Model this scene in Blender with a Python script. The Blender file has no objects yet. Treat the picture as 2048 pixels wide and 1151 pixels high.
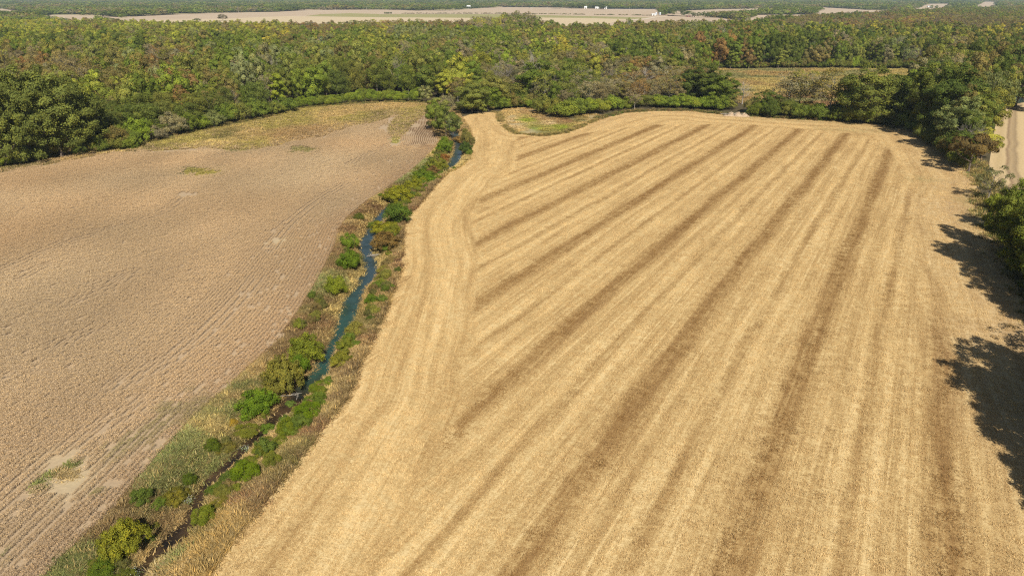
import bpy, math, random
import numpy as np
from mathutils import Vector, geometry

rnd = random.Random(7)
rng = np.random.default_rng(7)
C = bpy.context.scene.collection
SC = bpy.context.scene

# ------------------------------------------------------------------ camera, sky, sun, exposure
CAM_H, FPX, HORIZON = 58.0, 1365.0, -12.0          # drone height (m), focal length and horizon line in photo pixels
PITCH = math.atan((575.5 - HORIZON) / FPX)
cam_d = bpy.data.cameras.new('camera')
cam_d.sensor_width = 36.0
cam_d.lens = 36.0 * FPX / 2048.0
cam_d.clip_end = 40000.0
cam = bpy.data.objects.new('camera', cam_d)
C.objects.link(cam)
cam.location = (0, 0, CAM_H)
cam.rotation_euler = (math.pi / 2 - PITCH, 0, 0)
SC.camera = cam

SUN_EL, SUN_AZ = math.radians(41.4), math.radians(-12.33 + 180)    # light travels towards azimuth -12.3 (from +Y, clockwise)
world = bpy.data.worlds.new('World')
SC.world = world
world.use_nodes = True
wn = world.node_tree
bg = wn.nodes['Background']
sky = wn.nodes.new('ShaderNodeTexSky')
sky.sky_type = 'NISHITA'
sky.sun_disc = False
sky.sun_elevation = SUN_EL
sky.sun_rotation = SUN_AZ
sky.air_density = 1.0
sky.dust_density = 1.0
wn.links.new(sky.outputs[0], bg.inputs[0])
bg.inputs[1].default_value = 0.05
sun_d = bpy.data.lights.new('sun', 'SUN')
sun_d.energy = 5.0
sun_d.angle = math.radians(0.5)
sun_d.color = (1.0, 0.95, 0.86)
sun = bpy.data.objects.new('sun', sun_d)
C.objects.link(sun)
ldir = Vector((math.sin(math.radians(-12.33)) * math.cos(SUN_EL), math.cos(math.radians(-12.33)) * math.cos(SUN_EL), -math.sin(SUN_EL)))
sun.rotation_euler = ldir.to_track_quat('-Z', 'Y').to_euler()
sun.location = (30, -60, 120)
SC.view_settings.view_transform = 'Standard'
SC.view_settings.look = 'None'
SC.view_settings.exposure = 0.50
SC.view_settings.gamma = 1.0
SC.view_settings.use_curve_mapping = False
SC.cycles.max_bounces = 6
SC.cycles.diffuse_bounces = 3
SC.cycles.transmission_bounces = 3
SC.cycles.glossy_bounces = 2
SC.cycles.volume_bounces = 0
SC.cycles.use_denoising = False
SC.render.filter_size = 1.3 if hasattr(SC.render, 'filter_size') else 1.5
try:
    SC.cycles.filter_width = 1.2
except Exception:
    pass

# ------------------------------------------------------------------ helpers: ground positions
def g(x, y, z=0.0):
    """Point of the level z seen at a photo pixel (2048 x 1151)."""
    u = (np.asarray(x, float) - 1024) / FPX
    v = -(np.asarray(y, float) - 575.5) / FPX
    fw = math.cos(PITCH) + v * math.sin(PITCH)
    up = -math.sin(PITCH) + v * math.cos(PITCH)
    t = (CAM_H - z) / (-up)
    return np.stack([u * t, fw * t], -1)

def gl(pts, z=0.0):
    a = np.array(pts, float)
    return g(a[:, 0], a[:, 1], z)

def proj(P, z=0.0):
    """Photo pixel of ground points."""
    P = np.asarray(P, float)
    dx, dy, dz = P[..., 0], P[..., 1], np.asarray(z) - CAM_H
    d = np.maximum(dy * math.cos(PITCH) - dz * math.sin(PITCH), .5)
    v = (dy * math.sin(PITCH) + dz * math.cos(PITCH)) / d
    return np.stack([1024 + FPX * dx / d, 575.5 - FPX * v], -1)

def inpoly(P, poly):
    P = np.asarray(P, float); poly = np.asarray(poly, float)
    x, y = P[:, 0], P[:, 1]
    r = np.zeros(len(P), bool)
    for i in range(len(poly)):
        x1, y1 = poly[i - 1]; x2, y2 = poly[i]
        c = (y1 > y) != (y2 > y)
        if y1 != y2:
            r ^= c & (x < (x2 - x1) * (y - y1) / (y2 - y1) + x1)
    return r

def dline(P, line):
    P = np.asarray(P, float); line = np.asarray(line, float)
    best = np.full(len(P), 1e9)
    for a, b in zip(line[:-1], line[1:]):
        ab = b - a; L = max(float(ab @ ab), 1e-9)
        t = np.clip(((P - a) @ ab) / L, 0, 1)
        best = np.minimum(best, np.hypot(*(P - a - t[:, None] * ab).T))
    return best

def resample(line, step):
    line = np.asarray(line, float)
    s = np.r_[0, np.cumsum(np.hypot(*np.diff(line, axis=0).T))]
    n = max(2, int(s[-1] / step) + 1)
    q = np.linspace(0, s[-1], n)
    return np.stack([np.interp(q, s, line[:, 0]), np.interp(q, s, line[:, 1])], -1)

def densify(line, step):
    """Keeps every corner and cuts each straight piece evenly, so shared borders get the same points."""
    line = np.asarray(line, float); out = [line[:1]]
    for a, b in zip(line[:-1], line[1:]):
        n = max(1, int(math.ceil(float(np.hypot(*(b - a))) / step)))
        out.append(a + (b - a) * (np.arange(1, n + 1) / n)[:, None])
    return np.vstack(out)

def smooth(line, n=2):
    line = np.asarray(line, float)
    for _ in range(n):
        l2 = line.copy(); l2[1:-1] = (line[:-2] + 2 * line[1:-1] + line[2:]) / 4; line = l2
    return line

_perm = rng.permutation(512)
def vnoise(P, scale, seed=0):
    """Smooth value noise 0..1 at 2-D points."""
    q = np.asarray(P, float) / scale + seed * 17.31
    i = np.floor(q).astype(int); f = q - i; f = f * f * (3 - 2 * f)
    h = lambda a, b: _perm[(_perm[a % 512] + b) % 512] / 511.0
    a, b = i[:, 0], i[:, 1]
    return (h(a, b) * (1 - f[:, 0]) + h(a + 1, b) * f[:, 0]) * (1 - f[:, 1]) + (h(a, b + 1) * (1 - f[:, 0]) + h(a + 1, b + 1) * f[:, 0]) * f[:, 1]

def sstep(a, b, x):
    t = np.clip((x - a) / (b - a), 0, 1)
    return t * t * (3 - 2 * t)

# ------------------------------------------------------------------ helpers: objects
def tag(o, label=None, cat=None, group=None, kind=None):
    if label: o['label'] = label
    if cat: o['category'] = cat
    if group: o['group'] = group
    if kind: o['kind'] = kind
    return o

def mesh_from(name, V, F, mats=(), face_attr=None, mat_idx=None, smooth_faces=False):
    me = bpy.data.meshes.new(name)
    V = np.asarray(V, float)
    me.from_pydata(V.tolist(), [], F if isinstance(F, list) else F.tolist())
    for m in mats: me.materials.append(m)
    if face_attr:
        for k, v in face_attr.items():
            at = me.attributes.new(k, 'FLOAT', 'FACE'); at.data.foreach_set('value', np.asarray(v, np.float32))
    if mat_idx is not None:
        me.polygons.foreach_set('material_index', np.asarray(mat_idx, np.int32))
    if smooth_faces:
        me.polygons.foreach_set('use_smooth', np.ones(len(me.polygons), bool))
    me.update()
    return me

def obj(name, me, parent=None, loc=None):
    o = bpy.data.objects.new(name, me)
    C.objects.link(o)
    if parent is not None: o.parent = parent
    if loc is not None: o.location = loc
    return o

def empty(name, loc, rz=0.0, sc=(1, 1, 1)):
    o = bpy.data.objects.new(name, None)
    C.objects.link(o)
    o.location = loc; o.rotation_euler = (0, 0, rz); o.scale = sc
    o.empty_display_size = .5
    return o

# ------------------------------------------------------------------ helpers: materials
class NT:
    def __init__(s, name, rough=0.9):
        s.m = bpy.data.materials.new(name); s.m.use_nodes = True
        s.t = s.m.node_tree; s.t.nodes.clear()
        s.out = s.n('ShaderNodeOutputMaterial')
    def n(s, typ, **kw):
        n = s.t.nodes.new(typ)
        for k, v in kw.items(): setattr(n, k, v)
        return n
    def set(s, sock, v):
        if v is None: return
        if hasattr(v, 'is_output'): s.t.links.new(v, sock)
        else: sock.default_value = v
    def math(s, op, a, b=None, c=None, clamp=False):
        n = s.n('ShaderNodeMath', operation=op, use_clamp=clamp)
        for i, v in enumerate((a, b, c)): s.set(n.inputs[i], v)
        return n.outputs[0]
    def mix(s, f, a, b, blend='MIX'):
        n = s.n('ShaderNodeMix', data_type='RGBA', blend_type=blend)
        s.set(n.inputs[0], f); s.set(n.inputs[6], a); s.set(n.inputs[7], b)
        return n.outputs[2]
    def attr(s, name, typ='GEOMETRY'):
        return s.n('ShaderNodeAttribute', attribute_name=name, attribute_type=typ)
    def ramp(s, f, stops, interp='LINEAR'):
        n = s.n('ShaderNodeValToRGB'); e = n.color_ramp.elements
        n.color_ramp.interpolation = interp
        while len(e) < len(stops): e.new(.5)
        for el, (p, c) in zip(e, stops):
            el.position = p; el.color = (*c, 1) if len(c) == 3 else c
        s.set(n.inputs[0], f)
        return n.outputs[0]
    def mapr(s, v, a, b, c=0., d=1., smooth=False):
        n = s.n('ShaderNodeMapRange', interpolation_type='SMOOTHSTEP' if smooth else 'LINEAR')
        for i, q in enumerate((v, a, b, c, d)): s.set(n.inputs[i], q)
        return n.outputs[0]
    def noise(s, vec, scale, detail=2., rough=.55, dist=0.):
        n = s.n('ShaderNodeTexNoise'); s.set(n.inputs['Vector'], vec)
        n.inputs['Scale'].default_value = scale; n.inputs['Detail'].default_value = detail
        n.inputs['Roughness'].default_value = rough; n.inputs['Distortion'].default_value = dist
        return n.outputs['Fac']
    def pos(s):
        return s.n('ShaderNodeNewGeometry').outputs['Position']
    def vec(s, x, y, z=0.0):
        n = s.n('ShaderNodeCombineXYZ')
        for i, v in enumerate((x, y, z)): s.set(n.inputs[i], v)
        return n.outputs[0]
    def sep(s, v):
        n = s.n('ShaderNodeSeparateXYZ'); s.set(n.inputs[0], v); return n.outputs
    def diffuse(s, col, height=None, hdist=.1, hstr=.6, rough=1.0):
        n = s.n('ShaderNodeBsdfPrincipled')
        s.set(n.inputs['Base Color'], col)
        n.inputs['Roughness'].default_value = rough
        n.inputs['Specular IOR Level'].default_value = 0.1
        if height is not None:
            b = s.n('ShaderNodeBump'); b.inputs['Strength'].default_value = hstr; b.inputs['Distance'].default_value = hdist
            s.set(b.inputs['Height'], height); s.t.links.new(b.outputs[0], n.inputs['Normal'])
        s.t.links.new(n.outputs[0], s.out.inputs[0])
        return s.m

def leaf_material(name, trans=.28):
    s = NT(name)
    t = s.attr('tint', 'INSTANCER').outputs['Color']
    lv = s.attr('lv').outputs['Fac']
    b = s.mapr(lv, 0, 1, .70, 1.34)
    n = s.n('ShaderNodeVectorMath', operation='SCALE'); s.set(n.inputs[0], t); s.set(n.inputs[3], b)
    warm = s.mix(1.0, n.outputs[0], (1.25, 1.08, .75, 1), 'MULTIPLY')
    lw = s.attr('lw').outputs['Fac']
    col = s.mix(lw, n.outputs[0], warm)
    d = s.n('ShaderNodeBsdfDiffuse'); s.set(d.inputs[0], col)
    tr = s.n('ShaderNodeBsdfTranslucent'); s.set(tr.inputs[0], s.mix(1.0, col, (1.1, 1.15, .7, 1), 'MULTIPLY'))
    mx = s.n('ShaderNodeMixShader'); mx.inputs[0].default_value = trans
    s.t.links.new(d.outputs[0], mx.inputs[1]); s.t.links.new(tr.outputs[0], mx.inputs[2])
    s.t.links.new(mx.outputs[0], s.out.inputs[0])
    return s.m

def plain(name, col, var=.25, scale=3., rough=.9):
    s = NT(name)
    f = s.noise(s.pos(), scale, 4)
    c = s.mix(f, tuple(q * (1 - var) for q in col) + (1,), tuple(q * (1 + var) for q in col) + (1,))
    return s.diffuse(c, rough=rough)

M_LEAF = leaf_material('leaves')
M_GRASS = leaf_material('grass_blades', .2)
M_BARK = plain('bark', (.13, .10, .075), .35, 6)
M_PALE = plain('weathered_pale_wood', (.27, .24, .20), .3, 5)
M_GREY = plain('grey_twigs', (.20, .17, .14), .3, 5)

# ------------------------------------------------------------------ outlines (photo pixels -> ground)
CL = [(100,1151),(111,1136),(123,1122),(172,1079),(235,1021),(287,952),(347,889),(388,837),(426,806),(462,777),(496,741),(525,715),(556,689),
      (582,652),(608,613),(640,560),(661,518),(674,489),(682,458),(697,435),(736,403),(778,376),(819,346),(846,323),(872,296),(881,279),(870,265),(862,250),(858,224),(862,207),(868,196)]
CR = [(410,1151),(431,1119),(488,1050),(531,998),(589,929),(616,892),(648,850),(694,793),(713,735),(747,673),(770,616),(788,568),(804,526),(802,500),
      (804,458),(815,429),(828,419),(863,378),(890,349),(919,334),(939,317),(942,282),(939,258),(922,235),(915,215),(905,198)]
creek_l = np.vstack([[(-52, 15), (-51, 35)], gl(CL)])
creek_r = np.vstack([[(-37, 15), (-35, 38)], gl(CR)])
WL = [(262,1160),(276,1128),(310,1096),(345,1064),(368,1036),(384,1000),(408,966),(432,940),(463,912),(495,880),(522,852),(545,826),(572,800),(594,772),(614,754),(636,735),(647,709),(663,678),(676,641),(684,614),(692,594),(710,575),(730,552),(732,528),(720,502),(719,484),(736,458),(749,436),(773,413),(790,392),(815,372),(845,352),(870,340),(893,334),(905,314),(911,290),(903,270),(893,250),(885,225),(882,205)]
WR = [(285,1160),(300,1136),(334,1104),(366,1074),(392,1042),(402,1004),(424,972),(446,950),(478,924),(510,892),(540,864),(562,840),(592,812),(614,786),(634,766),(656,748),(666,722),(674,689),(695,661),(717,622),(722,602),(732,575),(752,556),(758,540),(757,526),(744,508),(750,471),(765,440),(784,415),(803,398),(828,380),(857,360),(887,346),(910,336),(924,314),(928,290),(916,268),(905,250),(898,225),(892,205)]
WZ = -1.3
chan_l = np.vstack([[(-45, 15), (-43, 38)], gl(WL, WZ)])
chan_r = np.vstack([[(-43.6, 15), (-41.6, 38)], gl(WR, WZ)])
def widen(l, r, w):
    tl, tr_ = np.gradient(l, axis=0), np.gradient(r, axis=0)
    w = np.where(l[:, 1:2] > 92, w * 1.35, .25)
    tl /= np.linalg.norm(tl, axis=1, keepdims=True); tr_ /= np.linalg.norm(tr_, axis=1, keepdims=True)
    return l + np.c_[-tl[:, 1], tl[:, 0]] * w, r - np.c_[-tr_[:, 1], tr_[:, 0]] * w
chan_l, chan_r = widen(chan_l, chan_r, .35)
chan_poly = np.vstack([chan_l, chan_r[::-1]])
corr_poly = np.vstack([creek_l, creek_r[::-1]])

soy_edge = [(-80,353),(0,345),(122,325),(223,305),(305,302),(406,296),(458,299),(523,299),(588,283),(641,274),(693,256),(745,246),(802,226),(788,240),(779,252),(779,268),(792,281),(807,268),(823,249),(846,230),(858,224)]
marg_edge = [(-80,346),(0,336),(114,312),(178,306),(254,299),(317,281),(406,261),(520,239),(600,218),(700,209),(780,205),(862,207)]
i_end = 2 + CL.index((858,224))
i_m = 2 + CL.index((862,207))
soy_poly = np.vstack([creek_l[:i_end + 1], gl(soy_edge)[::-1][1:], [(-330, 230), (-330, 15)]])
marg_poly = np.vstack([gl(soy_edge), gl([(862,207)]), gl(marg_edge)[::-1][1:]])
far_edge = [(922,235),(940,229),(960,226),(985,224),(998,226),(1000,240),(1012,256),(1035,268),(1085,272),(1130,266),(1170,249),(1200,238),(1250,226),(1300,222),(1380,222),(1440,229),(1520,234),(1600,239),(1700,244),(1770,250),(1782,256)]
right_edge = np.vstack([gl([(1782,256),(1850,262),(1900,300),(1940,342),(1955,365),(1950,395),(1965,440)]), [(121,160),(111,140),(98,112),(87,85),(80,66),(75,50),(70,15)]])
ir = 2 + CR.index((922,235))
stub_poly = np.vstack([creek_r[:ir + 1], gl(far_edge)[1:], right_edge[1:]])
hollow = gl([(998,226),(1000,240),(1012,256),(1035,268),(1085,272),(1130,266),(1170,249),(1200,238),(1215,233),(1190,229),(1120,222),(1060,215),(1010,218)])
field2 = np.vstack([gl([(1985,365),(1978,330),(1985,285),(1990,255),(1995,215),(2010,207),(2060,204),(2300,204)]), gl([(2700,380)]), gl([(2160,400),(2048,384),(2010,372)])])
marsh = gl([(1395,139),(1600,137),(1815,138),(1880,150),(1830,195),(1800,222),(1660,216),(1520,213),(1460,202),(1425,170)])

# far open fields (beyond the wood)
F_A = gl([(225,46),(255,34),(370,28.5),(420,26.5),(550,24),(620,20.5),(740,19.5),(800,20),(835,21.5),(868,21),(918,20),(962,16.5),(1000,14.5),(1100,15.3),(1200,18),(1318,18.3),(1322,30),(1390,33),(1440,36),(1535,46),(1530,64),(1440,72),(1050,72),(600,68),(250,66)])
F_B = gl([(1330,23),(1385,21),(1440,18.5),(1550,18.0),(1548,27.5),(1500,29),(1440,32.5),(1380,33.5),(1335,32)])
F_C = gl([(1600,12.5),(1655,15.5),(1740,20.5),(1780,21.5),(1800,30),(1760,40),(1650,44),(1560,50),(1505,50),(1490,40),(1515,31),(1555,29.5),(1625,29.5),(1640,20)])
F_D = gl([(1855,8),(1903,7.5),(1895,18),(1880,28),(1810,30),(1822,22)])
F_E = gl([(-60,26),(0,17.5),(25,20),(62,26),(70,34),(0,34)])
F_F = gl([(1965,4),(1992,4),(1995,16),(1975,24),(1940,24),(1950,13)])
F_G = gl([(80,31),(140,30),(190,33),(245,35),(225,50),(100,50)])
FAR_FIELDS = [F_A, F_B, F_C, F_D, F_E, F_F, F_G]

# ------------------------------------------------------------------ ground tint patches in the ditch (what grows or lies there)
STRAW=(.36,.29,.13); TAN=(.29,.215,.105); GWEED=(.135,.155,.06); GREEN=(.08,.12,.025); RED=(.17,.105,.06); BROWN=(.155,.11,.06); ORANGE=(.29,.205,.085); SAND=(.34,.27,.16); OLIVE=(.14,.125,.05); MUD=(.085,.06,.035); PALEG=(.19,.21,.085)
PATCH = [(150,1130,GWEED),(190,1095,GWEED),(290,1060,OLIVE),(300,1085,TAN),(235,1040,BROWN),(265,1000,BROWN),(300,985,GWEED),(330,950,GWEED),(285,975,BROWN),(350,905,GWEED),(390,875,PALEG),(420,850,STRAW),(455,815,GWEED),(440,930,TAN),(430,905,GWEED),(330,1030,BROWN),(350,1060,TAN),(370,1020,TAN),(480,870,OLIVE),(505,850,TAN),(500,770,GWEED),(470,800,TAN),(520,735,TAN),(545,700,BROWN),
 (590,650,RED),(590,672,BROWN),(625,620,OLIVE),(640,640,RED),(640,600,BROWN),(662,640,STRAW),(672,615,STRAW),(690,580,STRAW),(700,550,STRAW),(640,575,GWEED),(655,560,PALEG),(625,560,PALEG),(610,600,BROWN),(700,505,GREEN),(710,490,STRAW),(712,465,STRAW),(735,430,STRAW),(704,440,TAN),(762,400,STRAW),(780,385,TAN),(720,428,RED),(690,460,RED),(675,500,RED),(665,530,BROWN),(700,520,OLIVE),(800,365,GWEED),(815,355,PALEG),(850,328,PALEG),(870,305,STRAW),(880,280,TAN),(745,408,RED),(786,373,BROWN),
 (800,470,BROWN),(795,520,RED),(782,568,BROWN),(757,630,BROWN),(737,680,RED),(705,745,BROWN),(680,800,BROWN),(625,865,RED),(580,915,BROWN),(540,965,BROWN),(600,885,OLIVE),(560,920,OLIVE),(430,1060,ORANGE),(400,1105,ORANGE),(385,1140,ORANGE),(465,1025,ORANGE),(500,1000,RED),(470,1060,TAN),(360,1130,TAN),(330,1145,SAND),(345,1110,GWEED),(645,805,STRAW),(655,780,STRAW),(690,700,TAN),(725,690,TAN),(740,600,ORANGE),(735,640,OLIVE),(725,610,OLIVE),(765,520,STRAW),(762,555,TAN),(745,570,ORANGE),(552,880,STRAW),(525,910,TAN),(500,960,OLIVE),(470,960,TAN),(450,985,OLIVE),(430,1020,OLIVE),(845,420,RED),(872,375,BROWN),(818,440,BROWN),(892,347,STRAW),(925,327,STRAW),(900,352,RED),(405,1035,OLIVE),(600,830,OLIVE),(560,855,TAN),(940,290,BROWN),(930,250,TAN),
 (590,790,MUD),(560,800,TAN),(570,815,SAND),(605,760,TAN)]
PXY = gl([(p[0], p[1]) for p in PATCH]); PCOL = np.array([p[2] for p in PATCH])
def patch_tint(P):
    P = np.asarray(P, float)
    Q = P + (np.stack([vnoise(P, 1.6, 1), vnoise(P, 1.6, 2)], -1) - .5) * 4.6
    d = np.hypot(Q[:, None, 0] - PXY[None, :, 0], (Q[:, None, 1] - PXY[None, :, 1]) * .75)
    w = 1 / (d + .25) ** 4; w /= w.sum(1, keepdims=True)
    c = w @ PCOL
    return c * (.75 + .5 * vnoise(P, .9, 3))[:, None]

YG=(.235,.205,.070); LG=(.17,.21,.03); DRY=(.33,.25,.12); RB=(.25,.175,.09)
MPATCH = [(50,330,OLIVE),(150,312,TAN),(230,302,STRAW),(300,295,OLIVE),(330,287,YG),(400,275,YG),(420,290,STRAW),(460,268,OLIVE),(500,262,DRY),(540,252,YG),(560,270,RB),(600,262,RB),(610,275,RB),(640,262,RB),(560,290,DRY),(510,290,YG),(650,235,DRY),(700,225,DRY),(700,235,YG),(715,232,YG),(750,228,OLIVE),(760,215,DRY),(800,212,DRY),(830,213,DRY),(820,225,YG),(800,240,YG),(790,255,YG),(788,270,YG),(805,252,OLIVE),(845,215,YG),(600,240,YG),(590,225,YG),(680,250,DRY),(792,278,STRAW)]
MXY = gl([(p[0], p[1]) for p in MPATCH]); MCOL = np.array([p[2] for p in MPATCH])
HPATCH = [(1055,240,LG),(1070,258,LG),(1090,258,YG),(1120,256,LG),(1140,254,YG),(1062,264,SAND),(1050,258,SAND),(1100,246,SAND),(1075,236,RB),(1110,240,RB),(1130,242,RED),(1050,222,RB),(1030,222,DRY),(1015,235,DRY),(1030,252,SAND),(1012,248,DRY),(1040,266,YG),(1090,270,OLIVE),(1130,264,OLIVE),(1165,248,DRY),(1190,240,DRY),(1150,250,YG),(1200,236,DRY),(1160,240,OLIVE),(1025,240,SAND),(1035,262,DRY)]
HXY = gl([(p[0], p[1]) for p in HPATCH]); HCOL = np.array([p[2] for p in HPATCH])
def near_tint(P, XY, COL, jit, seed):
    P = np.asarray(P, float)
    Q = P + (np.stack([vnoise(P, jit, seed), vnoise(P, jit, seed + 1)], -1) - .5) * jit * 2
    d = np.hypot(Q[:, None, 0] - XY[None, :, 0], (Q[:, None, 1] - XY[None, :, 1]) * .6)
    w = 1 / (d + 1.) ** 3.5; w /= w.sum(1, keepdims=True)
    return (w @ COL) * (.8 + .4 * vnoise(P, jit * .5, seed + 2))[:, None] * (.85 + .3 * vnoise(P * np.array([.3, 1.]), 1.6, seed + 3))[:, None]

# ------------------------------------------------------------------ the ground, cut into its fields (one triangulation, shared borders)
def channel_dist(P):
    d = np.minimum(dline(P, chan_l), dline(P, chan_r))
    return np.where(inpoly(P, chan_poly), -d, d)

def ground_z(P):
    P = np.asarray(P, float)
    z = np.zeros(len(P))
    m = inpoly(P, corr_poly)
    if m.any():
        Q = P[m]
        db = np.minimum(dline(Q, creek_l), dline(Q, creek_r))
        ds = channel_dist(Q)
        f = np.clip(db / (db + np.maximum(ds, 0) + 1e-6), 0, 1)
        zz = -1.5 * sstep(.15, 1.0, f) - np.clip(-ds, 0, .6) * .5
        zz += (vnoise(Q, 2.2, 5) - .5) * .35 * np.clip(db / 1.5, 0, 1)
        z[m] = zz
    return z

def build_ground():
    lines = [densify(l, 2.0) for l in (creek_l, creek_r, chan_l, chan_r)]
    lines += [densify(np.vstack([p, p[:1]]), 2.0 if k < 4 else 5.0) for k, p in enumerate((stub_poly, marg_poly, soy_poly, hollow, field2, marsh))]
    pts, edges = [], []
    for l in lines:
        o = len(pts); pts += [tuple(p) for p in l]; edges += [(o + i, o + i + 1) for i in range(len(l) - 1)]
    def grid(x0, x1, y0, y1, s, cond):
        xs, ys = np.meshgrid(np.arange(x0, x1, s), np.arange(y0, y1, s))
        P = np.stack([xs.ravel(), ys.ravel()], -1) + rng.uniform(-.3, .3, (xs.size, 2)) * s
        return P[cond(P)]
    near = grid(-60, -15, 16, 440, 1.15, lambda P: inpoly(P, corr_poly))
    mid = grid(-340, 320, 10, 440, 6.0, lambda P: ~inpoly(P, corr_poly))
    marg = grid(-220, 0, 230, 420, 2.6, lambda P: inpoly(P, marg_poly))
    hol = grid(-20, 60, 280, 400, 2.0, lambda P: inpoly(P, hollow))
    mar = grid(100, 460, 360, 640, 8.0, lambda P: inpoly(P, marsh))
    far = grid(-1500, 1500, -100, 2000, 60., lambda P: ~((abs(P[:, 0]) < 345) & (P[:, 1] < 445) & (P[:, 1] > 5)))
    ring = [(r * math.cos(a), r * math.sin(a)) for r in (3000, 6000, 11000) for a in np.linspace(0, 2 * math.pi, 25)[:-1]]
    for a in (near, mid, marg, hol, mar, far): pts += [tuple(p) for p in a]
    pts += ring
    V, _, F, *_ = geometry.delaunay_2d_cdt([Vector(p) for p in pts], edges, [], 0, 1e-3)
    V = np.array([(v.x, v.y) for v in V]); F = np.array(F)
    return V, F

GV, GF = build_ground()
GZ = ground_z(GV)
cen = GV[GF].mean(1)
zone = np.zeros(len(GF), int)
for k, poly in ((6, marsh), (5, field2), (3, stub_poly), (2, marg_poly), (4, hollow), (1, soy_poly), (7, corr_poly)):
    zone[inpoly(cen, poly)] = k

def ground_part(name, k, mat, attrs=None, kind='structure'):
    F = GF[zone == k]
    idx, inv = np.unique(F, return_inverse=True)
    P = GV[idx]
    V = np.c_[P, GZ[idx]]
    F = inv.reshape(-1, 3)
    a, b, c = P[F[:, 0]], P[F[:, 1]], P[F[:, 2]]
    flip = ((b - a)[:, 0] * (c - a)[:, 1] - (b - a)[:, 1] * (c - a)[:, 0]) < 0
    F[flip] = F[flip][:, ::-1]
    me = mesh_from(name, V, F, [mat], smooth_faces=True)
    for nm, fn in (attrs or {}).items():
        v = np.asarray(fn(P))
        if v.ndim == 2:
            at = me.attributes.new(nm, 'FLOAT_COLOR', 'POINT'); at.data.foreach_set('color', np.c_[v, np.ones(len(v))].astype(np.float32).ravel())
        else:
            at = me.attributes.new(nm, 'FLOAT', 'POINT'); at.data.foreach_set('value', v.astype(np.float32))
    o = obj(name, me)
    o['kind'] = kind
    return o

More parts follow.
